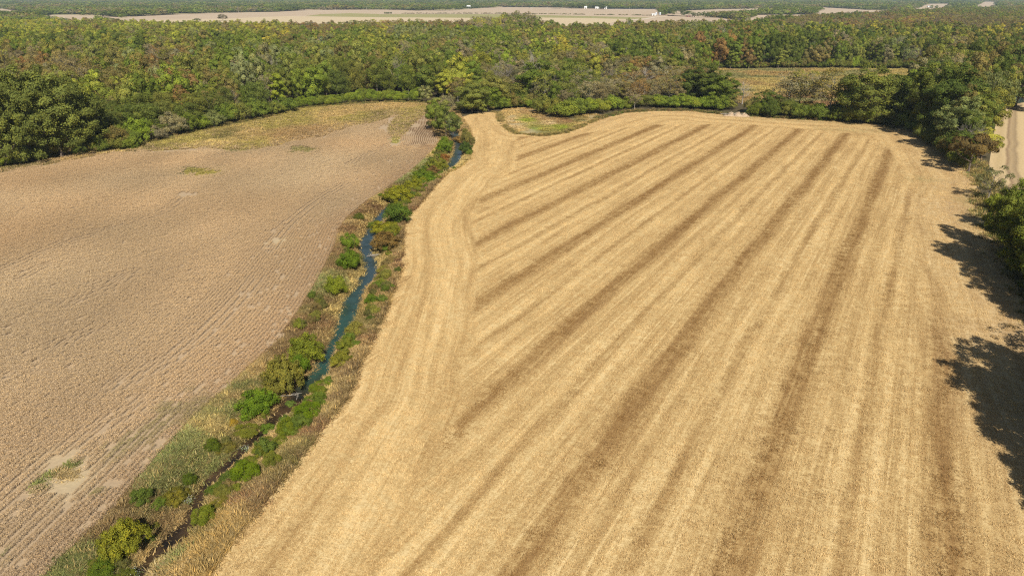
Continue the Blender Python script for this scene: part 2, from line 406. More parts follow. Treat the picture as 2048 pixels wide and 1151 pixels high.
# --- stubble: rows of straw left by the combine, one swath about 10.4 m wide
def stubble_material(name, second=False):
    s = NT(name)
    p = s.pos(); X, Y, Z = s.sep(p)
    a = math.radians(31.0); ca, sa = math.cos(a), math.sin(a)
    u = s.math('SUBTRACT', s.math('MULTIPLY', X, ca), s.math('MULTIPLY', Y, sa))
    t = s.math('ADD', s.math('MULTIPLY', X, sa), s.math('MULTIPLY', Y, ca))
    w1 = s.math('MULTIPLY', s.math('EXPONENT', s.math('DIVIDE', t, -70.)), 6.0)
    w2 = s.math('MULTIPLY', s.math('MULTIPLY', u, t), .977e-4)
    c = s.math('ADD', s.math('SUBTRACT', u, w1), w2)
    hd = s.attr('headland').outputs['Fac']          # metres from the outer edge of the field
    he = s.attr('headline').outputs['Fac']          # > 0 inside the headland turned along the edge
    ragged = s.math('MULTIPLY', s.math('SUBTRACT', s.noise(p, .12, 3), .5), 9.)
    inh = s.mapr(s.math('ADD', he, ragged), -1.2, 1.2, 0, 1, True)
    # along / across coordinates, swapped to the edge in the headland
    along = t
    wob = s.math('MULTIPLY', s.math('SUBTRACT', s.noise(s.vec(s.math('MULTIPLY', c, .25), s.math('MULTIPLY', t, .05)), 1., 3), .5), 2.2)
    fine = s.math('ADD', s.math('MULTIPLY', s.math('SUBTRACT', s.noise(p, .5, 5, .8), .5), 2.4), s.math('MULTIPLY', s.math('SUBTRACT', s.noise(p, 2.6, 3, .8), .5), 2.0))
    ph = s.math('FRACT', s.math('DIVIDE', s.math('ADD', s.math('ADD', s.math('ADD', c, wob), fine), 11.0 + 20.75 * 12), 20.75))
    # phase 0 = main dark band, .5 = thin ragged band; pale chaff beside them
    k = .0
    prof = s.ramp(ph, [(0., (.12,)*3), (.05, (.17,)*3), (.12, (.50,)*3), (.18, (.72,)*3), (.26, (.56,)*3), (.34, (.66,)*3), (.41, (.88,)*3), (.452, (.72,)*3), (.482, (.42,)*3), (.522, (.44,)*3), (.565, (.74,)*3), (.62, (.86,)*3), (.70, (.60,)*3), (.78, (.70,)*3), (.86, (.62,)*3), (.89, (.54,)*3), (.95, (.18,)*3), (1., (.12,)*3)])
    fade = s.mapr(s.noise(s.vec(s.math('MULTIPLY', c, .08), s.math('MULTIPLY', t, .02)), 1., 2), .3, .7, .45, 1.0)
    prof = s.mix(fade, (.60, .60, .60, 1), prof)
    hw = s.math('MULTIPLY', s.math('SUBTRACT', s.noise(p, .035, 3), .5), 9.)
    ph2 = s.math('FRACT', s.math('DIVIDE', s.math('ADD', s.math('ADD', hd, hw), fine), 10.4))
    prof2 = s.ramp(ph2, [(0., (.72,)*3), (.15, (.80,)*3), (.32, (.66,)*3), (.45, (.72,)*3), (.56, (.58,)*3), (.63, (.52,)*3), (.72, (.66,)*3), (.85, (.77,)*3), (1., (.72,)*3)])
    prof = s.mix(inh, prof, prof2)
    # drill rows, straw grain, clumps
    rows = s.noise(s.vec(s.math('MULTIPLY', c, 2.2), s.math('MULTIPLY', t, .05)), 1., 2)
    rows2 = s.noise(s.vec(s.math('MULTIPLY', hd, 2.2), 0.0), 1., 2)
    rows = s.mix(inh, rows, rows2)
    streak = s.mix(inh, s.noise(s.vec(s.math('MULTIPLY', c, .75), s.math('MULTIPLY', t, .035)), 1., 3, .65), s.noise(s.vec(s.math('MULTIPLY', hd, .75), s.math('MULTIPLY', t, .035)), 1., 3, .65))
    lay = s.noise(s.vec(s.math('MULTIPLY', c, .35), s.math('MULTIPLY', t, 1.6)), 1., 3, .7)
    grain = s.math('ADD', s.math('MULTIPLY', s.noise(p, 8., 2, .8), .6), s.math('MULTIPLY', s.noise(p, 3.2, 3, .8), .4))
    clump = s.noise(p, 1.3, 3, .7)
    big = s.noise(p, .03, 3)
    v = s.math('ADD', s.sep(prof)[0], s.math('MULTIPLY', s.math('SUBTRACT', rows, .5), .6))
    p10 = s.math('FRACT', s.math('DIVIDE', s.math('ADD', s.math('ADD', s.math('MULTIPLY', wob, .35), c), 300.), 10.375))
    tyre = s.math('ADD', s.mapr(s.math('ABSOLUTE', s.math('SUBTRACT', p10, .24)), .006, .022, 1, 0, True), s.mapr(s.math('ABSOLUTE', s.math('SUBTRACT', p10, .50)), .006, .022, 1, 0, True))
    tyre = s.math('MULTIPLY', tyre, s.mapr(s.noise(s.vec(s.math('MULTIPLY', c, .06), s.math('MULTIPLY', t, .015)), 1., 2), .45, .62, 0, .30, True))
    v = s.math('ADD', v, s.math('MULTIPLY', tyre, s.math('SUBTRACT', 1.0, inh)))
    v = s.math('ADD', v, s.math('MULTIPLY', s.math('SUBTRACT', streak, .5), 1.15))
    v = s.math('ADD', v, s.math('MULTIPLY', s.math('SUBTRACT', lay, .5), .50))
    v = s.math('ADD', v, s.math('MULTIPLY', s.math('SUBTRACT', clump, .5), .85))
    v = s.math('ADD', v, s.math('MULTIPLY', s.math('SUBTRACT', grain, .5), 2.9))
    v = s.math('ADD', v, s.math('MULTIPLY', s.math('SUBTRACT', big, .5), .35))
    col = s.ramp(v, [(-0.0, (.215, .122, .046)), (.2, (.272, .162, .060)), (.5, (.375, .248, .103)), (.75, (.475, .333, .146)), (1., (.60, .445, .22))])
    pinkish = s.mix(.6, col, (.36, .25, .15, 1))
    nearedge = s.math('MULTIPLY', s.attr('pink').outputs['Fac'], s.mapr(s.noise(p, .05, 3), .3, .7, .3, 1.))
    col = s.mix(nearedge, col, pinkish)
    gr = s.math('MULTIPLY', s.attr('green').outputs['Fac'], s.mapr(s.noise(p, .5, 4), .35, .65, 0., 1.))
    col = s.mix(gr, col, (.22, .20, .08, 1))
    h = s.math('ADD', s.math('MULTIPLY', grain, .6), s.math('MULTIPLY', clump, .8))
    return s.diffuse(col, h, .12, .7)

edge_all = np.vstack([creek_r[:ir + 1], gl(far_edge)[1:], right_edge[1:]])
# line where the headland along the creek ends
head_line = np.vstack([gl([(1035,275),(1033,335),(965,385),(948,430),(955,500),(950,600),(940,720),(922,830),(868,930),(785,1040),(690,1151)]), [(-14, 30), (-13, 15)]])
head_poly = np.vstack([head_line, creek_r[:ir + 1], gl(far_edge)[1:10]])
inner2 = np.vstack([gl([(1100,280),(1200,262),(1290,250),(1480,248),(1600,258),(1720,268),(1770,290),(1800,330),(1830,400)]), [(86, 130), (72, 90), (66, 50), (64, 15)]])
head2 = np.vstack([inner2, right_edge[::-1], gl(far_edge)[::-1][1:13]])
def headline(P):
    a = np.where(inpoly(P, head_poly), 1, -1) * dline(P, head_line)
    b = np.where(inpoly(P, head2), 1, -1) * dline(P, inner2)
    return np.maximum(a, b)
def pink(P):
    q = proj(P)
    return np.clip(sstep(26, 4, dline(P, right_edge)) * .9 + sstep(16, 2, dline(P, gl(far_edge)[10:])) * .5, 0, 1)
def greenish(P):
    return sstep(9, 1, dline(P, gl([(1480,236),(1600,241),(1700,247),(1780,257),(1750,262),(1650,258)]))) * .8 + sstep(7, 1, dline(P, gl([(1835,358),(1860,360)]))) + sstep(5, 1, dline(P, gl([(1955,400),(1965,440),(1985,470)])))
M_STUB = stubble_material('stubble')
ground_part('stubble_field', 3, M_STUB, {'headland': lambda P: dline(P, edge_all), 'headline': headline, 'pink': pink, 'green': greenish})

def tinted_ground(name, amp=.35, scale=2.5, dist=.15):
    s = NT(name)
    p = s.pos(); t = s.attr('tint').outputs['Color']
    n1, n2 = s.noise(p, scale, 4, .7), s.noise(p, scale * .2, 3)
    f = s.math('ADD', s.math('MULTIPLY', n1, amp * 2), s.math('MULTIPLY', n2, amp))
    f = s.math('ADD', f, 1 - amp * 1.5)
    n = s.n('ShaderNodeVectorMath', operation='SCALE'); s.set(n.inputs[0], t); s.set(n.inputs[3], f)
    return s.diffuse(n.outputs[0], n1, dist, .8)
M_TINT = tinted_ground('bank_soil_and_grass')
def bank_tint(P):
    c = patch_tint(P) * .8
    ds = channel_dist(P)
    w = sstep(.9, -.1, ds)[:, None]
    return c * (1 - w) + np.array((.075, .052, .03)) * w
ground_part('creek_bank', 7, M_TINT, {'tint': bank_tint})
ground_part('field_margin', 2, M_TINT, {'tint': lambda P: near_tint(P, MXY, MCOL, 5., 11)})
ground_part('grass_hollow', 4, M_TINT, {'tint': lambda P: near_tint(P, HXY, HCOL, 3., 21)})

def soil_material(name, c1, c2, scale=.4):
    s = NT(name); p = s.pos()
    f = s.math('ADD', s.math('MULTIPLY', s.noise(p, scale, 5, .65), .6), s.math('MULTIPLY', s.noise(p, scale * 8, 3, .7), .4))
    return s.diffuse(s.ramp(f, [(.25, c1), (.75, c2)]), f, .15, .6)

# soybean field: pale soil seen between the rows, bare and weedy spots
PALE_SOIL = (.42, .33, .195)
BARE = [(125,945,50,42,PALE_SOIL),(130,946,24,14,(.27,.19,.10)),(553,484,12,7,PALE_SOIL),(532,487,12,4,PALE_SOIL),(372,390,20,4,PALE_SOIL),(790,285,9,9,PALE_SOIL)]
WEED = [(400,345,46,10,(.24,.21,.06)),(385,340,30,6,OLIVE),(605,300,32,8,OLIVE),(480,300,30,5,OLIVE)]
def soy_tint(P):
    c = np.tile(np.array((.36, .265, .165)), (len(P), 1))
    q = proj(P)
    for x, y, rx, ry, col in BARE + WEED:
        w = sstep(1.25, .7, np.hypot((q[:, 0] - x) / rx, (q[:, 1] - y) / ry) + (vnoise(P, 4., 95) - .5) * .8)[:, None]
        c = c * (1 - w) + np.array(col) * w
    return c
M_SOIL = tinted_ground('soybean_soil', .2, 1.2, .1)
ground_part('soybean_field', 1, M_SOIL, {'tint': soy_tint})

def marsh_tint(P):
    n, m = vnoise(P, 26, 31), vnoise(P * np.array([.35, 1]), 9, 33)
    a, b, c = np.array((.25, .205, .085)), np.array((.19, .125, .07)), np.array((.155, .15, .07))
    near = sstep(470, 400, P[:, 1])
    w = np.clip(sstep(.5, .7, n) * .5 + near * .7, 0, 1)[:, None]; v = sstep(.55, .75, m)[:, None]
    return (a * (1 - w) + b * w) * (1 - v) + c * v
ground_part('marsh_meadow', 6, tinted_ground('marsh_grass', .45, .35, .3), {'tint': marsh_tint})

def field2_material():
    s = NT('far_stubble'); p = s.pos(); X, Y, Z = s.sep(p)
    d = s.attr('edge').outputs['Fac']
    wob = s.math('MULTIPLY', s.math('SUBTRACT', s.noise(p, .03, 3), .5), 3.)
    ph = s.math('FRACT', s.math('DIVIDE', s.math('ADD', d, wob), 11.))
    pr = s.ramp(ph, [(0., (.50, .37, .20)), (.25, (.42, .31, .16)), (.42, (.47, .35, .19)), (.5, (.25, .17, .095)), (.6, (.36, .26, .14)), (.75, (.28, .20, .11)), (.85, (.46, .34, .18)), (1., (.50, .37, .20))])
    n = s.mapr(s.noise(p, 1.2, 5, .8), .2, .8, .55, 1.4)
    q = s.n('ShaderNodeVectorMath', operation='SCALE'); s.set(q.inputs[0], pr); s.set(q.inputs[3], n)
    return s.diffuse(q.outputs[0])
ground_part('neighbouring_field', 5, field2_material(), {'edge': lambda P: dline(P, field2[:6])})
M_FLOOR = soil_material('woodland_floor', (.045, .04, .02), (.11, .085, .045), .15)
ground_part('ground', 0, M_FLOOR)

# far fields: thin sheets on the plain
def sheet(name, poly, mat, z):
    poly = np.asarray(poly)
    me = bpy.data.meshes.new(name)
    tri = geometry.tessellate_polygon([[Vector((*p, 0)) for p in poly]])
    V = [(*p, z) for p in poly]
    F = []
    for a, b, c in tri:
        n = (V[b][0] - V[a][0]) * (V[c][1] - V[a][1]) - (V[b][1] - V[a][1]) * (V[c][0] - V[a][0])
        F.append((a, b, c) if n > 0 else (a, c, b))
    me.from_pydata(V, [], F); me.materials.append(mat)
    o = obj(name, me); o['kind'] = 'structure'
    return o
def far_field_material(name, c1, c2):
    s = NT(name); p = s.pos(); X, Y, Z = s.sep(p)
    f = s.noise(s.vec(s.math('MULTIPLY', X, .0035), s.math('MULTIPLY', Y, .02)), 1., 4, .6)
    return s.diffuse(s.ramp(f, [(.3, c1), (.7, c2)]))
M_FSOY = far_field_material('far_soybeans', (.38, .285, .19), (.45, .35, .24))
def plain_material():
    s = NT('plain_fields'); p = s.pos(); X, Y, Z = s.sep(p)
    vo = s.n('ShaderNodeTexVoronoi'); vo.inputs['Scale'].default_value = 1.; s.set(vo.inputs['Vector'], s.vec(s.math('MULTIPLY', X, .0022), s.math('MULTIPLY', Y, .0045)))
    f = s.sep(vo.outputs['Color'])[0]
    return s.diffuse(s.ramp(f, [(0., (.33, .24, .15)), (.35, (.42, .32, .20)), (.6, (.30, .25, .12)), (.8, (.20, .21, .09)), (1., (.46, .36, .22))]))
sheet('plain', [(-9000, 1150), (9000, 1150), (9000, 9500), (-9000, 9500)], plain_material(), .02)
M_FSTUB = far_field_material('far_straw_field', (.46, .36, .22), (.50, .40, .25))
M_FGRASS = far_field_material('far_pasture', (.24, .22, .09), (.30, .27, .11))
for p in FAR_FIELDS: sheet('distant_field', p, M_FSOY, .05)
sheet('distant_stubble_field', gl([(225,47),(300,40),(430,39),(520,34.5),(580,32.8),(760,34.8),(860,35.5),(1000,36.5),(1080,35.5),(1170,36.5),(1240,38),(1265,38.5),(1235,41.5),(1180,60),(900,64),(600,64),(300,58)]), M_FSTUB, .10)
sheet('distant_pasture', gl([(610,32.6),(640,28.8),(700,26.8),(760,28.5),(1000,28.8),(1060,30),(1130,31.5),(1240,34),(1300,35.8),(1265,38.4),(1240,37.9),(1170,36.4),(1080,35.4),(1000,36.4),(860,35.4),(760,34.7),(700,34)]), M_FGRASS, .10)
M_TRACK = soil_material('pale_gravel', (.46, .38, .27), (.56, .48, .36))
sheet('farm_track', gl([(1262,39.6),(1290,37.5),(1310,34),(1335,33.4),(1335,34.2),(1312,35.2),(1292,39),(1262,41)]), M_TRACK, .15)
sheet('country_road', gl([(1215,18.2),(1250,18.0),(1330,18.2),(1400,18.6),(1400,19.1),(1330,18.8),(1250,18.7),(1215,18.8)]), plain('asphalt_far', (.25, .25, .25), .1), .12)

# ------------------------------------------------------------------ creek water
def strip_mesh(l, r, n=220, w=4):
    a, b = resample(l, 1.), resample(r, 1.)
    ta, tb = np.linspace(0, 1, len(a)), np.linspace(0, 1, len(b)); q = np.linspace(0, 1, n)
    A = np.stack([np.interp(q, ta, a[:, i]) for i in (0, 1)], -1); B = np.stack([np.interp(q, tb, b[:, i]) for i in (0, 1)], -1)
    V = np.concatenate([A + (B - A) * f for f in np.linspace(-.25, 1.25, w)])
    F = [(k * n + i, (k + 1) * n + i, (k + 1) * n + i + 1, k * n + i + 1) for k in range(w - 1) for i in range(n - 1)]
    return V, F
s = NT('creek_water')
p = s.pos(); X, Y, Z = s.sep(p)
near = s.mapr(Y, 92, 102, 0, 1, True)
far = s.mapr(Y, 118, 150, 0, 1, True)
nz = s.noise(p, .35, 4)
shallow = s.mix(s.mapr(nz, .35, .7), (.014, .011, .008, 1), (.075, .045, .022, 1))
deep = s.mix(far, (.026, .062, .046, 1), (.036, .056, .060, 1))
deep = s.mix(s.mapr(nz, .45, .75), deep, (.018, .030, .022, 1))
b = s.n('ShaderNodeBsdfPrincipled')
s.set(b.inputs['Base Color'], s.mix(near, shallow, deep))
b.inputs['Roughness'].default_value = .15; b.inputs['IOR'].default_value = 1.33; b.inputs['Specular IOR Level'].default_value = .32
bp = s.n('ShaderNodeBump'); bp.inputs['Strength'].default_value = .25; bp.inputs['Distance'].default_value = .05
s.set(bp.inputs['Height'], s.noise(p, 2.5, 3)); s.t.links.new(bp.outputs[0], b.inputs['Normal'])
s.t.links.new(b.outputs[0], s.out.inputs[0]); M_WATER = s.m
Vw, Fw = strip_mesh(chan_l, chan_r)
o = obj('creek', mesh_from('creek', np.c_[Vw, np.full(len(Vw), WZ - .12)], Fw, [M_WATER])); o['kind'] = 'structure'
s = NT('pond_water'); b = s.n('ShaderNodeBsdfPrincipled')
s.set(b.inputs['Base Color'], (.02, .045, .06, 1)); b.inputs['Roughness'].default_value = .1
s.t.links.new(b.outputs[0], s.out.inputs[0]); M_POND = s.m
sheet('pond', gl([(2018,206),(2020,198),(2030,193),(2046,194),(2048,205),(2035,207)]), M_POND, .03)
sheet('pond_grass', gl([(2022,193),(2030,178),(2060,172),(2070,192),(2046,194)]), soil_material('bright_grass', (.13, .17, .04), (.2, .22, .07), .3), .03)
sheet('wet_grass', gl([(1493,234),(1488,222),(1500,217),(1514,224),(1518,234)]), soil_material('wet_green_grass', (.10, .17, .04), (.16, .24, .07), .3), .03)

# ------------------------------------------------------------------ plant builders
def unit(n, r):
    v = r.normal(size=(n, 3)); return v / np.linalg.norm(v, axis=1, keepdims=True)

def leaf_quads(Cn, N, size, asp, r):
    n = len(Cn)
    N = N / np.maximum(np.linalg.norm(N, axis=1, keepdims=True), 1e-6)
    T = np.cross(N, unit(n, r)); T /= np.maximum(np.linalg.norm(T, axis=1, keepdims=True), 1e-6)
    B = np.cross(N, T)
    s = (size * r.uniform(.6, 1.35, n))[:, None]
    k = r.uniform(-.35, .35, n)[:, None]
    V = np.stack([Cn - T * s, Cn - B * s * asp + T * s * k, Cn + T * s + N * s * .25, Cn + B * s * asp - T * s * k], 1).reshape(-1, 3)
    F = np.arange(4 * n).reshape(-1, 4)
    return V, F

def crown_lobes(R, rz, zc, nl, lr, r, flat=.0, jag=.25):
    i = np.arange(nl) + .5
    ph = np.arccos(1 - 2 * i / nl); th = math.pi * (1 + 5 ** .5) * i + r.uniform(0, 6)
    d = np.stack([np.cos(th) * np.sin(ph), np.sin(th) * np.sin(ph), np.cos(ph)], -1) + r.normal(size=(nl, 3)) * .22
    d /= np.linalg.norm(d, axis=1, keepdims=True)
    d = d[d[:, 2] > -.75 + flat]
    k = r.uniform(.62, .62 + jag * 1.4, len(d))[:, None]
    c = d * k * np.array([R, R, rz]) + np.array([0, 0, zc])
    lr_ = lr * r.uniform(.7, 1.35, len(d)) * np.where(d[:, 2] > .3, 1.0, .9)
    return c, d, lr_

def crown(seed, H, R, base, nl=26, lr=1.5, nq=2400, leaf=.42, asp=.62, flat=.0, upb=.25, jag=.25, rand=.4, fill=.12, spread=.0):
    r = np.random.default_rng(seed)
    zc, rz = (H + base) / 2, (H - base) / 2
    lc, ld, lrr = crown_lobes(R, rz, zc, nl, lr, r, flat, jag)
    wts = lrr ** 2; wts /= wts.sum()
    k = r.choice(len(lc), int(nq * 1.5), p=wts)
    d = unit(len(k), r) + ld[k] * .55 + np.array([0, 0, upb]); d /= np.linalg.norm(d, axis=1, keepdims=True)
    rad = lrr[k] * r.uniform(.55, 1.12, len(k)) ** .6
    P = lc[k] + d * rad[:, None] * np.array([1, 1, .85]) + r.normal(size=d.shape) * spread * lr
    keep = (P[:, 2] > base * .55)
    P, d, k = P[keep][:nq], d[keep][:nq], k[keep][:nq]
    nf = int(nq * fill)
    if nf:
        q = unit(nf, r) * (r.uniform(0, 1, nf) ** .4)[:, None] * np.array([R * .75, R * .75, rz * .8]) + np.array([0, 0, zc])
        P = np.vstack([P, q]); d = np.vstack([d, unit(nf, r)]); k = np.r_[k, np.full(nf, 0)]
    out = (P - np.array([0, 0, zc])) / np.array([R, R, rz]); out /= np.maximum(np.linalg.norm(out, axis=1, keepdims=True), .2)
    N = d + out * .5 + r.normal(size=d.shape) * rand * .55
    V, F = leaf_quads(P, N, leaf, asp, r)
    lobe_t = r.uniform(0, 1, len(lc))
    lv = np.clip(.4 * r.uniform(0, 1, len(P)) + .6 * lobe_t[k], 0, 1)
    lw = np.clip(r.uniform(-.6, 1.0, len(P)) + (lobe_t[k] - .5) * .8, 0, 1)
    return V, F, lv, lw, lc

def tube(P, rad, sides=5):
    P = np.asarray(P, float); n = len(P)
    V, F = [], []
    for i in range(n):
        t = P[min(i + 1, n - 1)] - P[max(i - 1, 0)]; t /= max(np.linalg.norm(t), 1e-6)
        a = np.cross(t, (1, 0, 0) if abs(t[0]) < .8 else (0, 1, 0)); a /= np.linalg.norm(a); b = np.cross(t, a)
        for j in range(sides):
            th = 2 * math.pi * j / sides
            V.append(P[i] + (a * math.cos(th) + b * math.sin(th)) * rad[i])
    for i in range(n - 1):
        for j in range(sides):
            k = (j + 1) % sides
            F.append((i * sides + j, i * sides + k, (i + 1) * sides + k, (i + 1) * sides + j))
    F.append(tuple(range((n - 1) * sides, n * sides)))
    return V, F

def wood(seed, H, base, lobes, r0=.28, nb=9, twigs=0, lean=.6):
    """Trunk that bends a little, with limbs running to the crown's lobes."""
    r = np.random.default_rng(seed)
    V, F = [], []
    def add(P, rad, sides=5):
        v, f = tube(P, rad, sides); o = len(V); V.extend(v); F.extend([tuple(o + i for i in q) for q in f])
    top = H * .82
    zs = np.linspace(-.3, top, 7)
    off = np.cumsum(r.normal(size=(7, 2)) * .10 * lean, 0) * np.linspace(0, 1, 7)[:, None] * 1.6
    tr = np.c_[off, zs]
    rad = r0 * (1 - .86 * np.linspace(0, 1, 7)) ; rad[0] *= 1.5
    add(tr, rad, 6)
    L = np.asarray(lobes)
    for i in r.permutation(len(L))[:nb]:
        e = L[i]; z0 = np.clip(e[2] - np.hypot(e[0], e[1]) * r.uniform(.5, 1.0), base * .6, top * .9)
        s0 = np.array([np.interp(z0, zs, tr[:, 0]), np.interp(z0, zs, tr[:, 1]), z0])
        m = (s0 + e) / 2 + np.array([0, 0, -.12]) * np.hypot(e[0], e[1]) + r.normal(size=3) * .2
        rr = r0 * .42 * (1 - .5 * z0 / H)
        add(np.array([s0, m, e]), [rr, rr * .6, rr * .2], 4)
        for _ in range(twigs):
            q = e + (unit(1, r)[0] + np.array([0, 0, .6])) * r.uniform(.8, 1.9)
            a = m + (e - m) * r.uniform(0, .9)
            add(np.array([a, (a + q) / 2 + r.normal(size=3) * .15, q]), [rr * .32, rr * .22, rr * .08], 3)
    return np.array(V), F

class Proto:
    pass
PROTO = {}
def proto(key, seed, H, R, base, bark=None, nb=9, twigs=0, r0=.28, leaves=True, **kw):
    p = Proto(); p.H, p.R, p.key = H, R, key
    V, F, lv, lw, lc = crown(seed, H, R, base, **kw)
    wv, wf = wood(seed + 1, H, base, lc, r0, nb, twigs)
    p.trunk = mesh_from('trunk', wv, wf, [bark or M_BARK])
    p.crown = mesh_from('crown', V, F, [M_LEAF], {'lv': lv, 'lw': lw}) if leaves else None
    n = len(V)
    V2 = np.vstack([V, wv]) if leaves else wv
    F2 = (F.tolist() + [tuple(n + i for i in f) for f in wf]) if leaves else wf
    mi = np.r_[np.zeros(len(F), int), np.ones(len(wf), int)] if leaves else np.ones(len(wf), int)
    z = np.zeros(len(wf))
    p.both = mesh_from(key, V2, F2, [M_LEAF, bark or M_BARK], {'lv': np.r_[lv, z] if leaves else z, 'lw': np.r_[lw, z] if leaves else z}, mi)
    PROTO[key] = p
    return p

for i in range(4):
    proto('broad_tree%d' % i, 100 + i * 7, 19, 5.6 + .5 * (i % 2), 2.0, nl=26 + 5 * i, lr=1.9 - .12 * i, nq=4200, leaf=.31)
for i in range(2):
    proto('tall_tree%d' % i, 140 + i * 7, 23, 4.2, 2.2, nl=38, lr=1.45, nq=4000, leaf=.31, jag=.3)
for i in range(2):
    proto('feathery_tree%d' % i, 160 + i * 7, 16, 4.2, 3.2, nl=32, lr=1.4, nq=3000, leaf=.33, asp=.3, rand=1.6, upb=.1, fill=.3, jag=.32, bark=M_GREY, r0=.17)
for i in range(2):
    proto('thin_tree%d' % i, 180 + i * 7, 17, 4.0, 5.0, nl=30, lr=1.3, nq=1500, leaf=.27, asp=.5, rand=1.8, fill=.25, jag=.36, bark=M_PALE, nb=22, twigs=6, r0=.2)
for i in range(2):
    proto('bare_tree%d' % i, 200 + i * 7, 15, 3.6, 4.0, nl=30, lr=1.2, nq=10, bark=M_PALE if i else M_GREY, nb=28, twigs=9, r0=.22, leaves=False)
for i in range(4):
    proto('shrub%d' % i, 220 + i * 7, 4.0, 2.7, .1, nl=40 + 6 * i, lr=.62, nq=5000, leaf=.135, flat=.45, r0=.08, nb=6, fill=.2, jag=.42, rand=1.1, spread=.38)
for i in range(2):
    proto('willow_shrub%d' % i, 250 + i * 7, 3.4, 2.6, .1, nl=22, lr=.9, nq=3200, leaf=.22, asp=.16, rand=1.5, upb=.5, flat=.45, r0=.06, nb=6, fill=.2)
for i in range(2):
    proto('near_tree%d' % i, 270 + i * 7, 20, 6.2, 1.0, nl=120, lr=1.0, nq=20000, leaf=.22, jag=.42, fill=.3, rand=.9, spread=.3, nb=16, twigs=3)
proto('leafy_bush0', 290, 4.6, 3.4, .1, nl=110, lr=.46, nq=8500, leaf=.13, flat=.45, r0=.09, nb=8, fill=.18, jag=.42, rand=1.15, spread=.38)
proto('leafy_bush1', 297, 4.2, 3.2, .1, nl=80, lr=.52, nq=8000, leaf=.13, flat=.45, r0=.09, nb=8, fill=.18, jag=.46, rand=1.15, spread=.4)
proto('open_tree', 305, 11, 3.9, 2.2, nl=24, lr=1.0, nq=1500, leaf=.22, bark=M_GREY, nb=22, twigs=5, r0=.2, jag=.34, fill=.1)
proto('umbrella_tree', 312, 12, 6.6, 4.6, nl=30, lr=1.5, nq=5200, leaf=.28, flat=.35, r0=.32, nb=14, twigs=2)
# low-detail crowns for trees kilometres away
for i in range(3):
    proto('far_tree%d' % i, 330 + i * 7, 16, 6.0, 1.5, nl=16, lr=2.3, nq=330, leaf=1.0, nb=0, fill=.1)

TREES = []      # footprints already taken
def plant(name, key, P, h, tint, label, cat='tree', group=None, rx=None, z=None, rz=None):
    """One tree or shrub: an Empty at its foot > trunk, crown."""
    p = PROTO[key]
    P = np.asarray(P, float)
    if z is None:
        z = float(ground_z(P[None, :2])[0])
    sz = h / p.H; sx = sz if rx is None else rx / p.R
    e = empty(name, (P[0], P[1], z - .05), rnd.uniform(0, 6.28) if rz is None else rz, (sx * (rnd.uniform(.85, 1.18) if cat == 'shrub' else 1), sx * (rnd.uniform(.78, 1.12) if cat == 'shrub' else rnd.uniform(.92, 1.08)), sz))
    tag(e, label, cat, group)
    small = cat == 'shrub'
    o = obj('stems' if small else ('branches' if p.crown is None else 'trunk'), p.trunk, e)
    if p.crown is not None:
        c = obj('foliage' if small else 'crown', p.crown, e)
        c['tint'] = [float(q) for q in tint]
    TREES.append((P[0], P[1], sx * p.R))
    return e

PAL = dict(dk=(.094,.122,.026), gr=(.140,.178,.031), lg=(.190,.240,.034), ol=(.188,.198,.046), br=(.192,.162,.056), ru=(.225,.146,.056), ye=(.320,.295,.048), yg=(.262,.278,.046), gb=(.212,.190,.104), gg=(.192,.212,.084), pu=(.176,.146,.080), fe=(.134,.158,.035))
PNAME = dict(dk='dark green', gr='mid green', lg='bright green', ol='olive green', br='brown', ru='rust red', ye='yellow', yg='yellow-green', gb='grey-brown', gg='grey-green', pu='dull purple-brown', fe='dull olive')
def ptint(k, j=.16):
    c = np.array(PAL[k]); return tuple(c * rnd.uniform(1 - j, 1 + j) * np.array([rnd.uniform(.92, 1.08), 1, rnd.uniform(.88, 1.12)]))

def feature(px, pyb, pyt, wpx, key, tint, label, name='tree', cat='tree', group=None, zb=0.0):
    """A tree read off the photo: foot pixel, top pixel row, crown width in pixels."""
    P = g(px, pyb, zb)
    D = P[1] * math.cos(PITCH) + (CAM_H - zb) * math.sin(PITCH)
    el = math.atan2(CAM_H, P[1])
    rx = wpx / 2 * D / FPX
    if cat == 'shrub':                                   # a dome: its front edge, not its middle, is at the lowest pixel
        T = (pyb - pyt) * D / FPX
        f = rx * math.sin(el) * .8
        h = math.sqrt(max((T - f) ** 2 - f ** 2, 0)) / math.cos(el)
        rx *= 1.0
        h = min(max(h, .8 * rx), 1.9 * rx)
        P = g(px, pyb - f * FPX / D, zb)
    else:
        v = -(pyt - 575.5) / FPX
        h = (CAM_H + P[1] * (-math.sin(PITCH) + v * math.cos(PITCH)) / (math.cos(PITCH) + v * math.sin(PITCH))) * 1.05
        rx *= 1.12
    return plant(name, key, P, h, tint if not isinstance(tint, str) else ptint(tint, .08), label, cat, group, rx, zb if zb else None)

# ---- the trees one can point at: head of the stubble field, marsh side, grove on the right
F = feature
F(1074,209,133,66,'near_tree0','gr','big round bright-topped green tree standing over the grassy hollow at the field head')
F(1066,205,112,44,'bare_tree1','gb','pale bare tree whose dead crown sticks up behind the big green tree by the hollow','bare_tree')
F(1172,204,160,44,'broad_tree1','dk','compact dark green tree right of the big round tree, behind bright bushes')
F(1404,207,139,66,'near_tree1','dk','tall middle tree of the wide dark green trio beside the debris heap')
F(1368,204,150,54,'near_tree0','dk','left tree of the wide dark green trio beside the debris heap')
F(1440,214,156,54,'near_tree0','gr','right tree of the wide dark green trio, next to the debris heap')
F(1128,212,166,58,'feathery_tree0','ol','soft olive tree just right of the big round green tree')
F(1232,186,140,40,'bare_tree0','gb','grey leafless tree in the scrub behind the field head bushes, left of the pale one','bare_tree')
F(1287,188,138,44,'bare_tree1','gb','whitish leafless tree in the middle of the scrub behind the field head','bare_tree')
